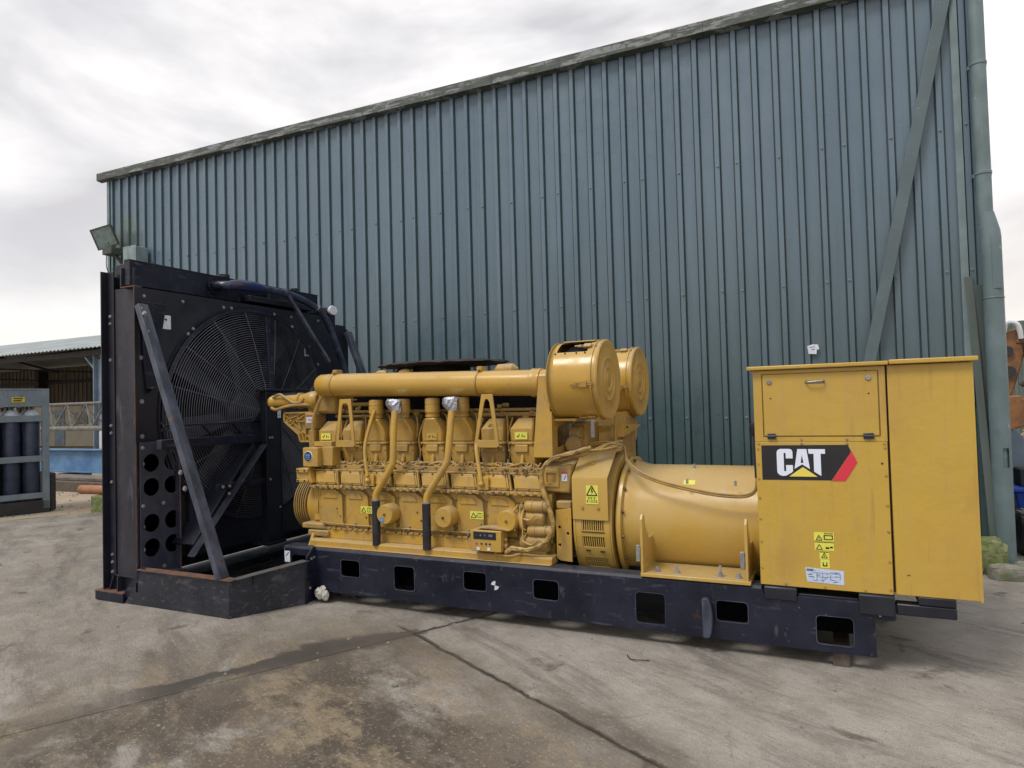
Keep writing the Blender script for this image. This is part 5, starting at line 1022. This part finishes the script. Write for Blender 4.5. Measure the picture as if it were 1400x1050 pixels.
# ---- foil-wrapped elbows with drain pipes and black hoses
for pts, hx, fx0, ztp in (([(-3.068, 4.33, 1.47), (-3.064, 4.30, 1.30), (-3.064, 4.285, 1.10), (-3.085, 4.28, 1.035), (-3.20, 4.265, .86), (-3.215, 4.262, .80), (-3.213, 4.26, .74)], -3.212, -3.10, 1.51), ([(-2.562, 4.33, 1.46), (-2.565, 4.30, 1.30), (-2.575, 4.28, 1.13), (-2.600, 4.27, 1.055), (-2.725, 4.25, .87), (-2.745, 4.245, .80), (-2.745, 4.24, .74)], -2.745, -2.595, 1.51)):
    MB().tube(spline(pts, 5), .0265, 14).build('drain_pipe', YEL, gen)
    hz = pts[-1]; HT = .80
    MB().tube([(hx, hz[1], HT), (hx, hz[1], .62), (hx, hz[1]-.002, .452)], .031, 18, cap=False).tube([(hx, hz[1], HT), (hx, hz[1], .455)], .024, 14).build('rubber_hose', HOSE, gen)
    MB().lathe((hx, hz[1], .788), (0, 0, 1), [(0, .0315), (.001, .033), (.010, .033), (.012, .030)], 18).build('hose_clamp', STEEL, gen)
    random.seed(int(-hx*10)); fb = []; xf = pts[0][0]
    for z, rx, xo in ((1.455, .036, 0), (1.47, .046, -.004), (1.492, .056, -.012), (1.515, .064, -.018), (1.545, .066, -.016), (1.562, .055, -.012)):
        fb.append([Vector((xf+xo+rx*(1+random.uniform(-.10, .10))*math.cos(a), 4.345+rx*.8*(1+random.uniform(-.12, .12))*math.sin(a), z+random.uniform(-.004, .004))) for a in [2*pi*q/18 for q in range(18)]])
    MB().loft(fb).build('foil_wrap', FOIL, gen, flat=True)
# ---- cable from the air hood across the alternator into the cabinet
wp = spline([(-1.60, 4.62, 1.19), (-1.50, 4.60, 1.205), (-1.40, 4.58, 1.195), (-1.335, 4.56, 1.17), (-1.30, 4.50, 1.09), (-1.20, 4.43, 1.02), (-1.05, 4.395, .965), (-.86, 4.375, .925), (-.70, 4.365, .900), (-.55, 4.36, .895), (-.475, 4.35, .925), (-.455, 4.34, 1.0), (-.455, 4.33, 1.15), (-.455, 4.33, 1.30)], 7)
MB().tube(wp, .0095, 8).tube([p+Vector((.004, -.006, .013)) for p in wp], .007, 7).build('power_cable', YELD, gen)
MB().tube(wp[-14:], .012, 8).build('dark_cable', HOSE, gen); MB().lathe((-.455, 4.33, 1.27), (0, 0, 1), [(0, .02), (.03, .032), (.07, .03), (.08, .01)], 10).build('cable_gland', HOSE, gen)
# black ragged mat lying on top
random.seed(17); top, bot = [], []
mat_t = thing('rubber_cover', 'ragged flat black round cover lying on top of the engine', 'cover', (-2.95, 4.82, 1.80))
rings = []
for r, z, zz in ((.0, 1.868, 0), (.25, 1.868, .004), (.45, 1.86, .006), (.55, 1.855, .008), (.585, 1.842, .006), (.53, 1.828, .003), (.30, 1.818, .002), (.05, 1.818, 0)):
    rings.append([Vector((-2.95+(r*(1+random.uniform(-.035, .035)*(r > .5))+.002)*math.cos(a), 4.84+(r*.62+.002)*math.sin(a)*(1+random.uniform(-.03, .03)*(r > .5)), z+random.uniform(-1, 1)*zz)) for a in [2*pi*q/60 for q in range(60)]])
MB().loft(rings).build('cover_disc', MATT, mat_t, flat=True)
MB().lathe((-2.95, 4.84, 1.60), (0, 0, 1), [(0, .24), (.222, .24)], 32).build('stack_flange', CORE, gen)
MB().tube(spline([(-3.22, 4.66, 1.82), (-3.25, 4.64, 1.80), (-3.26, 4.64, 1.77), (-3.25, 4.64, 1.74)], 4), .010, 6).build('cover_hook', MATT, mat_t)
# ------------------------------------------------------------------ small things on the yard
tb_ = MB().box(-.075, .012, 4.20, 4.60, .0, .081).build('timber_block', WOOD, bevel=.004); tag(tb_, 'short dark timber block wedged under the right end of the skid', 'timber block')
tb_ = MB().box(-3.64, -3.50, 4.34, 5.3, .0, .081).build('timber_block', WOOD, bevel=.004); tag(tb_, 'dark timber bearer in the shade under the left end of the skid', 'timber block')
random.seed(23); rg = MB()
for c, r in (((-3.672, 4.14, .075), .042), ((-3.625, 4.145, .062), .036), ((-3.65, 4.15, .10), .03)):
    R = [[Vector((c[0]+r*math.sin(pi*i/6)*math.cos(a)*random.uniform(.75, 1.15), c[1]+r*.8*math.sin(pi*i/6)*math.sin(a)*random.uniform(.75, 1.15), c[2]-r*1.2*math.cos(pi*i/6))) for a in [2*pi*q/10 for q in range(10)]] for i in range(1, 6)]
    rg.loft(R)
tag(rg.build('crumpled_rag', RAGM, flat=True), 'crumpled off-white rag tied at the corner of the radiator base', 'rag')
tag(MB().tube(spline([(-1.17, 3.93, .006), (-1.13, 3.87, .006), (-1.06, 3.865, .012), (-1.03, 3.89, .006)], 5), .003, 5).build('bent_wire', INK), 'small bent black wire lying on the concrete before the skid', 'wire')
tag(MB().ball((-2.2, 3.05, .008), .018, 5, (1, .8, .6)).build('pebble', STONE, flat=True), 'small grey pebble lying beside the dark joint in the concrete', 'pebble')

# kerb stones, mossy block and clutter by the right-hand corner of the warehouse
random.seed(31)
def rock(name, c, s, m, label, cat='stone', n=9, rough=.16):
    R = []
    for i in range(1, n):
        ring_ = []
        for j in range(2*n):
            a = pi*j/n; v = Vector((math.sin(pi*i/n)*math.cos(a), math.sin(pi*i/n)*math.sin(a), -math.cos(pi*i/n)))
            v = Vector([abs(q)**.42*(1 if q > 0 else -1) for q in v]); k = 1+random.uniform(-rough, rough)*.5
            ring_.append(Vector((c[0]+s[0]*v.x*k, c[1]+s[1]*v.y*k, c[2]+s[2]*v.z*k)))
        R.append(ring_)
    return tag(MB().loft(R).build(name, m, flat=True), label, cat)
rock('mossy_block', (1.08, 6.82, .12), (.13, .12, .16), MOSS, 'moss-covered concrete block at the foot of the warehouse corner', 'block')
rock('kerb_stone', (1.22, 6.62, .04), (.17, .09, .07), STONE, 'rough grey kerb stone nearest the cabinet, before the mossy block')
rock('kerb_stone', (1.40, 6.68, .05), (.16, .11, .07), STONE, 'rough grey kerb stone at the right edge, before the steel guard pipe')
rock('kerb_stone', (1.90, 6.75, .05), (.17, .10, .08), STONE, 'rough grey kerb stone beyond the right edge of the cladding')
rock('refuse_sack', (1.64, 7.75, .18), (.20, .25, .22), SACK, 'black refuse sack lying beyond the steel guard pipe', 'sack')
rock('refuse_sack', (2.2, 8.1, .22), (.22, .25, .25), SACK, 'second black refuse sack farther right behind the kerb stones', 'sack')
bk = thing('blue_skip', 'bright blue plastic skip standing behind the black sacks', 'skip', (2.6, 9.3, 0))
MB().loft([[(1.72, 8.8, .0), (3.2, 8.8, .0), (3.2, 9.9, .0), (1.72, 9.9, .0)], [(1.64, 8.7, .44), (3.3, 8.7, .44), (3.3, 10.0, .44), (1.64, 10.0, .44)]]).build('skip_body', BLUEK, bk, bevel=.02)
MB().box(1.62, 3.33, 8.66, 10.03, .44, .48).build('skip_rim', BLUEK, bk, bevel=.01); MB().box(2.1, 2.3, 8.85, 9.85, 0, .12).box(2.9, 3.1, 8.85, 9.85, 0, .12).build('skip_runner', SHEDD, bk)
gp_ = MB().prism([(1.70, .48), (1.86, .48), (1.84, .98), (1.76, 1.08), (1.71, 1.02)], 'y', 9.2, 9.24).build('grey_panel', SHEDP, bevel=.004); tag(gp_, 'narrow grey sheet metal panel standing upright in the blue skip', 'panel')
tag(MB().box(1.72, 2.6, 8.85, 9.15, .482, .66).build('dark_crate', SHEDD, bevel=.01), 'dark flat crate lying across the rim of the blue skip', 'crate')
# weeds at the foot of the wall and kerb
random.seed(88); wd = MB()
for k in range(260):
    bx, by = random.choice([(1.02, 6.70), (1.12, 6.66), (1.30, 6.74), (1.0, 6.95), (1.5, 6.80)]); bx += random.uniform(-.07, .07); by += random.uniform(-.04, .04)
    h = random.uniform(.03, .12); d = Vector((random.uniform(-.05, .05), random.uniform(-.05, .03), h)); w = Vector((random.uniform(-1, 1), random.uniform(-1, 1), 0)).normalized()*.004; p = Vector((bx, by, .0))
    wd.add([p-w, p+w, p+d*.6+w*.8, p+d], [(0, 1, 2), (0, 2, 3)])
tag(wd.build('weeds', MOSS, flat=True), kind='stuff', label='small green weeds growing between the kerb stones and the wall', cat='weeds')
# rubble heap: many chunks in one heap
random.seed(41); rh = MB()
for k in range(900):
    a = random.uniform(0, 2*pi); r = random.random()**.6; hgt = (1-r)*1.75
    x, y = 4.1+r*2.0*math.cos(a), 14.2+r*1.9*math.sin(a); pebble(rh, x, y, max(0, hgt*random.uniform(.75, 1.0)), random.uniform(.09, .26))
tag(rh.build('rubble_heap', RUBBLE, flat=True), kind='stuff', label='heap of pale broken rubble beyond the blue skip', cat='rubble')
# excavator
ex = thing('excavator', 'orange excavator with folded arm behind the rubble heap', 'excavator', (6.5, 18.5, 0))
MB().box(5.4, 8.4, 17.6, 20.0, .95, 2.1).box(5.4, 7.0, 17.7, 18.8, 2.1, 2.4).build('house', ORNG, ex, bevel=.06)
MB().box(6.9, 8.2, 17.55, 18.9, 2.1, 3.1).build('cab', GLASS, ex, bevel=.05); MB().box(6.85, 8.25, 17.5, 18.95, 3.1, 3.2).build('cab_roof', ORNG, ex, bevel=.03)
for y in (17.3, 19.7): MB().prism(rrect(5.0, 8.8, .0, .9, .42), 'y', y, y+.55).build('track', TYRE, ex, bevel=.03)
MB().plate([(5.6, 1.6), (5.3, 2.2), (4.5, 2.85), (3.85, 2.75), (3.75, 2.5), (4.3, 2.45), (5.0, 1.8), (5.3, 1.4)], [], YP(17.9), .32).build('boom', ORNG, ex, bevel=.03)
MB().plate([(3.55, 2.75), (3.85, 2.85), (4.0, 2.6), (3.75, 1.7), (3.62, 1.3), (3.42, 1.35), (3.45, 1.9)], [], YP(17.9), .26).build('stick', ORNG, ex, bevel=.03)
MB().prism([(3.2, 1.35), (3.75, 1.4), (3.95, 1.1), (3.8, .75), (3.4, .6), (3.1, .8)], 'y', 17.45, 18.35).build('bucket', ORNG, ex, bevel=.03)
MB().cyl((3.62, 17.7, 1.9), (3.62, 18.1, 1.9), .12).cyl((3.6, 17.68, 2.35), (3.6, 18.1, 2.35), .1).cyl((4.4, 17.68, 2.05), (3.8, 17.68, 1.6), .05).build('pivot_pins', SHEDD, ex)
MB().tube(spline([(3.55, 17.7, 2.75), (3.60, 17.65, 2.95), (3.78, 17.65, 2.9), (3.85, 17.7, 2.6)], 5), .05, 8).build('white_hose', VANW, ex)
mb = MB()
for k in range(6): mb.lathe((4.15, 17.6+.05*k, 2.35), (0, 1, 0), [(-.02, .24), (0, .28), (.02, .24)], 20, cap=False)
mb.build('hose_coil', TYRE, ex)
ex.location.x -= .27
# green sheet fence far right
fn = thing('sheet_fence', 'tall green corrugated sheet fence beyond the excavator', 'fence', (9, 24.3, 0)); x = 3.2; k = 0
while x < 16:
    pr = []
    for q in range(6):
        b = x+q*.2; pr += [(b, 24.3), (b+.08, 24.3), (b+.10, 24.26), (b+.18, 24.26)]
    pr.append((x+1.2, 24.3)); MB().loft([[(a, b, 0) for a, b in pr]+[(a, b+.02, 0) for a, b in reversed(pr)], [(a, b, 3.5+.03*(k % 2)) for a, b in pr]+[(a, b+.02, 3.5+.03*(k % 2)) for a, b in reversed(pr)]]).build('fence_sheet', FENCE, fn, flat=True); x += 1.2; k += 1
# bare tree behind the fence
tr = thing('bare_tree', 'leafless tree with thin twigs behind the green fence', 'tree', (12.5, 33, 0)); random.seed(52)
MB().tube([(12.5, 33, 0), (12.4, 33, 1.6), (12.3, 33.1, 2.8)], lambda t: .22-.08*t, 8).build('trunk', BARK, tr)
tw = MB()
def grow(p, d, l_, r, n):
    q = p+d*l_; m1 = p+d*l_*.5+Vector((random.uniform(-1, 1), random.uniform(-1, 1), random.uniform(-1, 1)))*l_*.06
    tw.tube([p, m1, q], lambda t: r*(1-.45*t), 4)
    if n:
        for _ in range(3 if n > 1 else 4):
            e = (d+Vector((random.uniform(-.8, .8), random.uniform(-.8, .8), random.uniform(-.25, .7)))*.85).normalized(); grow(p+d*l_*random.uniform(.55, 1), e, l_*random.uniform(.6, .8), r*.55, n-1)
for k in range(6):
    a = k*1.05; grow(Vector((12.3, 33.1, 2.3)), Vector((math.cos(a)*.9-.2, math.sin(a)*.7, .75)).normalized(), 1.9, .10, 4)
tw.build('branches', BARK, tr, kind='stuff')

# ------------------------------------------------------------------ left background
# gas cylinder pallet
cg = thing('cylinder_cage', 'grey steel cage holding charcoal gas cylinders at the left edge', 'cage', (-12.3, 6.5, -.03))
cA = Vector((-11.52, 6.72, -.035)); cdx = Vector((.30, .954, 0)); cdy = Vector((-.954, .30, 0))
def CG(a, b, z): return cA+cdx*a+cdy*b+Vector((0, 0, z))      # a along the front (negative = left), b into depth
def cbox(mb, a0, a1, b0, b1, z0, z1): mb.loft([[CG(a0, b0, z), CG(a1, b0, z), CG(a1, b1, z), CG(a0, b1, z)] for z in (z0, z1)]); return mb
for a in (-1.2, -.095):
    for b in (0, .95): cbox(MB(), a, a+.095, b, b+.09, .06, 1.98).build('corner_post', CAGE, cg, bevel=.006)
cbox(MB(), -1.105, -.095, .01, .04, 1.70, 1.965).build('top_panel', CAGE, cg, bevel=.004)
cbox(MB(), -1.2, 0, .0, 1.04, 1.965, 1.985).build('top_sheet', CAGE, cg, bevel=.004)
for z, h_ in ((1.46, .10), (.82, .095), (.235, .09)): cbox(MB(), -1.105, -.095, .0, .03, z, z+h_).build('cross_rail', CAGE, cg, bevel=.004)
for b in (1.0,): cbox(MB(), -1.105, -.095, b, b+.03, 1.46, 1.56).build('cross_rail', CAGE, cg)
for z, h_ in ((1.46, .10), (.82, .095), (.235, .09)): cbox(MB(), -.06, -.03, .09, .95, z, z+h_).build('side_rail', CAGE, cg)
cbox(MB(), -1.2, 0, 0, 1.04, .0, .20).build('pallet_base', SHEDD, cg, bevel=.01)
cbox(MB(), .005, .09, .02, .8, .02, .62).build('side_bumper', SHEDD, cg, bevel=.02)
ys = cbox(MB(), -.50, -.33, -.004, 0, 1.77, 1.85); s1 = ys.build('yellow_label', mat('cage_label_yellow', (.62, .50, .03), .5), cg)
cbox(cbox(MB(), -.48, -.355, -.006, -.0045, 1.82, 1.838), -.48, -.37, -.006, -.0045, 1.785, 1.805).build('label_print', INK, s1, kind='stuff')
MB().lathe(CG(-.95, .3, 1.985), (0, 0, 1), [(0, .10), (.04, .10), (.06, .13), (.10, .12), (.11, .06)], 16).build('lifting_eye', CAGE, cg)
names = {0: 'nearest the right corner post', 1: 'in the middle of the front row', 2: 'at the left of the front row', 3: 'partly hidden far left in the front row'}
proto = None
for r_ in range(2):
    for k in range(4):
        c = CG(-.215-.262*k, .15+r_*.30, .20)
        if proto is None:
            g = thing('gas_cylinder', '', 'gas cylinder', c, 'gas cylinders in the grey cage')
            MB().lathe(c, (0, 0, 1), [(0, .10), (.02, .113), (1.30, .113), (1.32, .110)], 28).build('cylinder_body', GASC, g)
            MB().lathe(c+Vector((0, 0, 1.32)), (0, 0, 1), [(0, .110), (.06, .095), (.11, .06), (.13, .035)], 28).build('shoulder', SHOUL, g)
            MB().lathe(c+Vector((0, 0, 1.45)), (0, 0, 1), [(0, .03), (.04, .022), (.05, .035), (.08, .035), (.09, .015)], 10).cyl(c+Vector((-.07, 0, 1.51)), c+Vector((.07, 0, 1.51)), .016, n=8).build('valve', BRASS, g)
            proto = g; pc = c
        else: g = dup(proto, c-pc)
        g['label'] = ('charcoal gas cylinder '+names[k]) if r_ == 0 else ['rear row cylinder behind the one nearest the right post', 'rear row cylinder behind the middle front cylinder', 'rear row cylinder second from the left in the cage', 'rear row cylinder at the far left of the cage'][k]
mb = MB(); random.seed(61)
for k in range(8): a0, b0 = -.2-.12*k, random.uniform(.12, .3); mb.tube(spline([CG(a0, b0, 1.70), CG(a0-.05, b0+.02, 1.74), CG(a0-.12, b0-.02, 1.69)], 3), .012, 5)
mb.build('manifold_hose', BRASS, cg)

# moss-covered block with a clay pipe on it
o = MB().box(-10.62, -10.18, 6.80, 7.02, -.035, .24).build('mossy_concrete_block', MOSS, bevel=.02); tag(o, 'square concrete block green with moss just left of the radiator', 'block')
o = MB().tube([(-11.05, 6.93, .31), (-10.1, 7.0, .31)], .072, 24, cap=False).tube([(-11.05, 6.93, .31), (-10.1, 7.0, .31)], .060, 24, cap=False).build('clay_pipe', CLAY); tag(o, 'short orange clay pipe resting on the mossy block', 'pipe')
# timbers and blue steel beam
for i, (y, z, m, lab) in enumerate(((8.6, -.035, WOOD, 'dark weathered timber baulk in front, lying under the blue steel beam'), (9.0, -.035, WOOD, 'dark weathered timber baulk behind the front one under the blue beam'), (8.75, .17, TIMB, 'grey flat timber plank lying on top of the dark baulks'))):
    o = MB().box(-18, -12.6, y, y+(.35 if z < 0 else .5), z, z+(.2 if z < 0 else .06)).build('timber_baulk' if z < 0 else 'timber_plank', m, bevel=.01); tag(o, lab, 'timber')
bb = thing('blue_steel_beam', 'faded blue painted steel I-beam lying behind the gas cylinders', 'steel beam', (-17, 10.4, .0))
MB().box(-24, -13.6, 10.38, 10.40, .16, .66).build('beam_web', BLUEB, bb); MB().box(-24, -13.6, 10.28, 10.52, .66, .69).box(-24, -13.6, 10.28, 10.52, .13, .16).build('beam_flange', BLUEB, bb, bevel=.005)
for x in (-15, -17, -19.5): o = MB().box(x, x+.2, 10.1, 10.8, -.035, .13).build('bearer', WOOD); tag(o, {-15: 'dark timber bearer under the blue steel beam, closest to the radiator', -17: 'middle one of three dark bearers under the blue steel beam', -19.5: 'dark bearer under the blue beam farthest left, behind the gas cylinders'}[x], 'timber', 'bearers under the blue beam')
# pale slabs beyond the beam
for k in range(5):
    o = MB().box(-26+k*2.3, -23.8+k*2.3, 11.5, 13.4, .28, .42).box(-26+k*2.3+.3, -24.1+k*2.3, 11.8, 13.1, -.035, .28).build('concrete_slab', mat('pale_precast', (.46, .44, .40), .8, var=(.38, .36, .33), vscale=2) if k == 0 else bpy.data.materials['pale_precast'], bevel=.01); tag(o, 'pale precast concrete slab stacked beyond the blue beam', 'slab', 'pale slabs beyond the blue beam')
# lattice boom on trestles
lt = thing('lattice_boom', 'weathered steel lattice boom lying across behind the blue beam', 'lattice boom', (-19, 12.6, .9))
def LB(x, j): return {0: (x, 12.6, 1.12), 1: (x, 13.3, 1.12), 2: (x, 12.75, 1.86), 3: (x, 13.2, 1.86)}[j]
MB().tube([LB(-25, 0), LB(-17.5, 0)], .075, 10).build('main_chord', LATT, lt)
for j in (1, 2, 3): MB().tube([LB(-25, j), LB(-17.5, j)], .04, 8).build('chord', LATT, lt)
x = -25; k = 0
while x < -17.6:
    MB().tube([LB(x, 0), LB(x+.45, 2)], .028, 6).tube([LB(x+.45, 2), LB(x+.9, 0)], .028, 6).build('lacing_bar', LATT, lt)
    MB().tube([LB(x, 1), LB(x+.45, 3)], .028, 6).tube([LB(x+.45, 3), LB(x+.9, 1)], .028, 6).tube([LB(x+.45, 2), LB(x+.45, 3)], .022, 6).tube([LB(x+.2, 2), LB(x+.6, 1)], .02, 6).build('lacing_bar', LATT, lt)
    x += .9; k += 1
for x in (-24, -18.3): MB().box(x, x+.12, 12.5, 13.4, -.035, 1.04).build('trestle', LATT, lt)
# open-fronted shed
sd = thing('open_shed', 'long open-fronted shed with grey corrugated roof on blue-grey posts', 'shed', (-32, 20, 0))
EY, ER = 16.7, 26.0; ez = lambda x: 4.10
x = -56; k = 0
while x < -16:
    pr = []
    for q in range(8): b = x+q*.25; pr += [(b, 0), (b+.0625, .03), (b+.125, 0), (b+.1875, -.03)]
    pr.append((x+2, 0))
    a_, b_ = (EY-.35, 4.08), (ER*.5+EY*.5+1.4, 5.65)
    MB().loft([[(u, a_[0], a_[1]+w) for u, w in pr], [(u, b_[0], b_[1]+w) for u, w in pr]], cap=False, close=False).build('roof_sheet', ROOF, sd, flat=True)
    MB().loft([[(u, b_[0], b_[1]+w) for u, w in pr], [(u, ER+.6, 4.4+w) for u, w in pr]], cap=False, close=False).build('roof_sheet', ROOF, sd, flat=True)
    x += 2
MB().box(-56, -16, EY-.02, EY+.12, 3.80, 4.0).build('eaves_beam', SHEDD, sd)
for x in (-50.0, -43.5, -34.1, -25.7, -17.3):
    MB().box(x-.16, x-.12, EY, EY+.36, -.03, 3.9).box(x+.30, x+.34, EY, EY+.36, -.03, 3.9).box(x-.12, x+.30, EY+.16, EY+.20, -.03, 3.9).build('steel_post', SHEDP, sd)
    MB().bar((x-.1, EY+.1, 3.2), (x-.9, EY+.1, 3.9), .06, .06).bar((x+.3, EY+.1, 3.2), (x+1.1, EY+.1, 3.9), .06, .06).build('knee_brace', SHEDP, sd)
    MB().bar((x, EY+.1, 3.9), (x, 22.6, 5.0), .08, .22, up=(1, 0, 0)).bar((x, 22.6, 5.0), (x, ER, 4.2), .08, .22, up=(1, 0, 0)).bar((x, EY+.1, 3.7), (x, ER, 3.7), .06, .10, up=(1, 0, 0)).build('rafter', SHEDD, sd)
x = -56
while x < -16:
    pr = []
    for q in range(10): b = x+q*.4; pr += [(b, ER), (b+.2, ER), (b+.22, ER-.06), (b+.38, ER-.06)]
    pr.append((x+4, ER)); MB().loft([[(a, b, 0) for a, b in pr], [(a, b, 4.5) for a, b in pr]], cap=False, close=False).build('back_sheet', SHEDW, sd, flat=True); x += 4
MB().box(-56, -16, ER-.16, ER-.08, 2.2, 2.35).box(-56, -16, ER-.16, ER-.08, 3.5, 3.7).build('wall_rail', SHEDD, sd)
for x in (-45, -36.5, -30): MB().box(x, x+.35, ER-.6, ER-.1, -.03, 4.4).build('back_post', SHEDD, sd)
# beige site cabin and white van in the shed
cb = thing('site_cabin', 'beige site cabin with a grey window under the open shed', 'cabin', (-32, 21.4, 0))
MB().box(-37.5, -29.8, 20.8, 23, .0, 2.0).build('cabin_wall', BEIGE, cb, bevel=.02); MB().box(-37.6, -29.7, 20.7, 23.1, 2.0, 2.08).build('cabin_roof', ROOF, cb); MB().box(-33.6, -32.6, 20.77, 20.80, 1.1, 1.65).build('window', GLASS, cb); MB().box(-35.2, -34.4, 20.77, 20.80, .05, 1.8).build('door', SHEDP, cb)
vn = thing('white_van', 'white van parked before the open shed beside the radiator', 'van', (-22.0, 15.0, 0))
MB().prism([(-23.5, .35), (-23.5, .95), (-23.25, 1.15), (-22.6, 1.85), (-22.3, 1.98), (-19.3, 1.98), (-19.25, .35)], 'y', 14.4, 16.1).build('van_body', VANW, vn, bevel=.06)
MB().prism([(-23.15, 1.2), (-22.58, 1.78), (-22.0, 1.78), (-22.0, 1.2)], 'y', 14.385, 14.42).build('side_window', GLASS, vn)
for x in (-22.8, -20.1): MB().cyl((x, 14.36, .32), (x, 14.58, .32), .33, n=24).build('wheel', TYRE, vn); MB().cyl((x, 14.34, .32), (x, 14.37, .32), .18, n=16).build('rim', STEEL, vn)
vn.location.x += 1.45
# far hedge line closing the horizon
random.seed(71); hd_ = MB()
for k in range(2600):
    x = random.uniform(-150, 150); c = Vector((x, random.uniform(88, 93), random.uniform(0, 3.6+1.2*math.sin(x*.13)))); u = Vector((random.uniform(-1, 1), random.uniform(-1, 1), random.uniform(-1, 1)))*.9; v = Vector((random.uniform(-1, 1), random.uniform(-1, 1), random.uniform(-1, 1)))*.9
    hd_.add([c+u, c+v, c-u*.6-v*.6], [(0, 1, 2)])
tag(hd_.build('distant_hedge', mat('hedge_green', (.05, .055, .04), .9), flat=True), kind='stuff', label='dark distant hedge line along the horizon', cat='hedge')
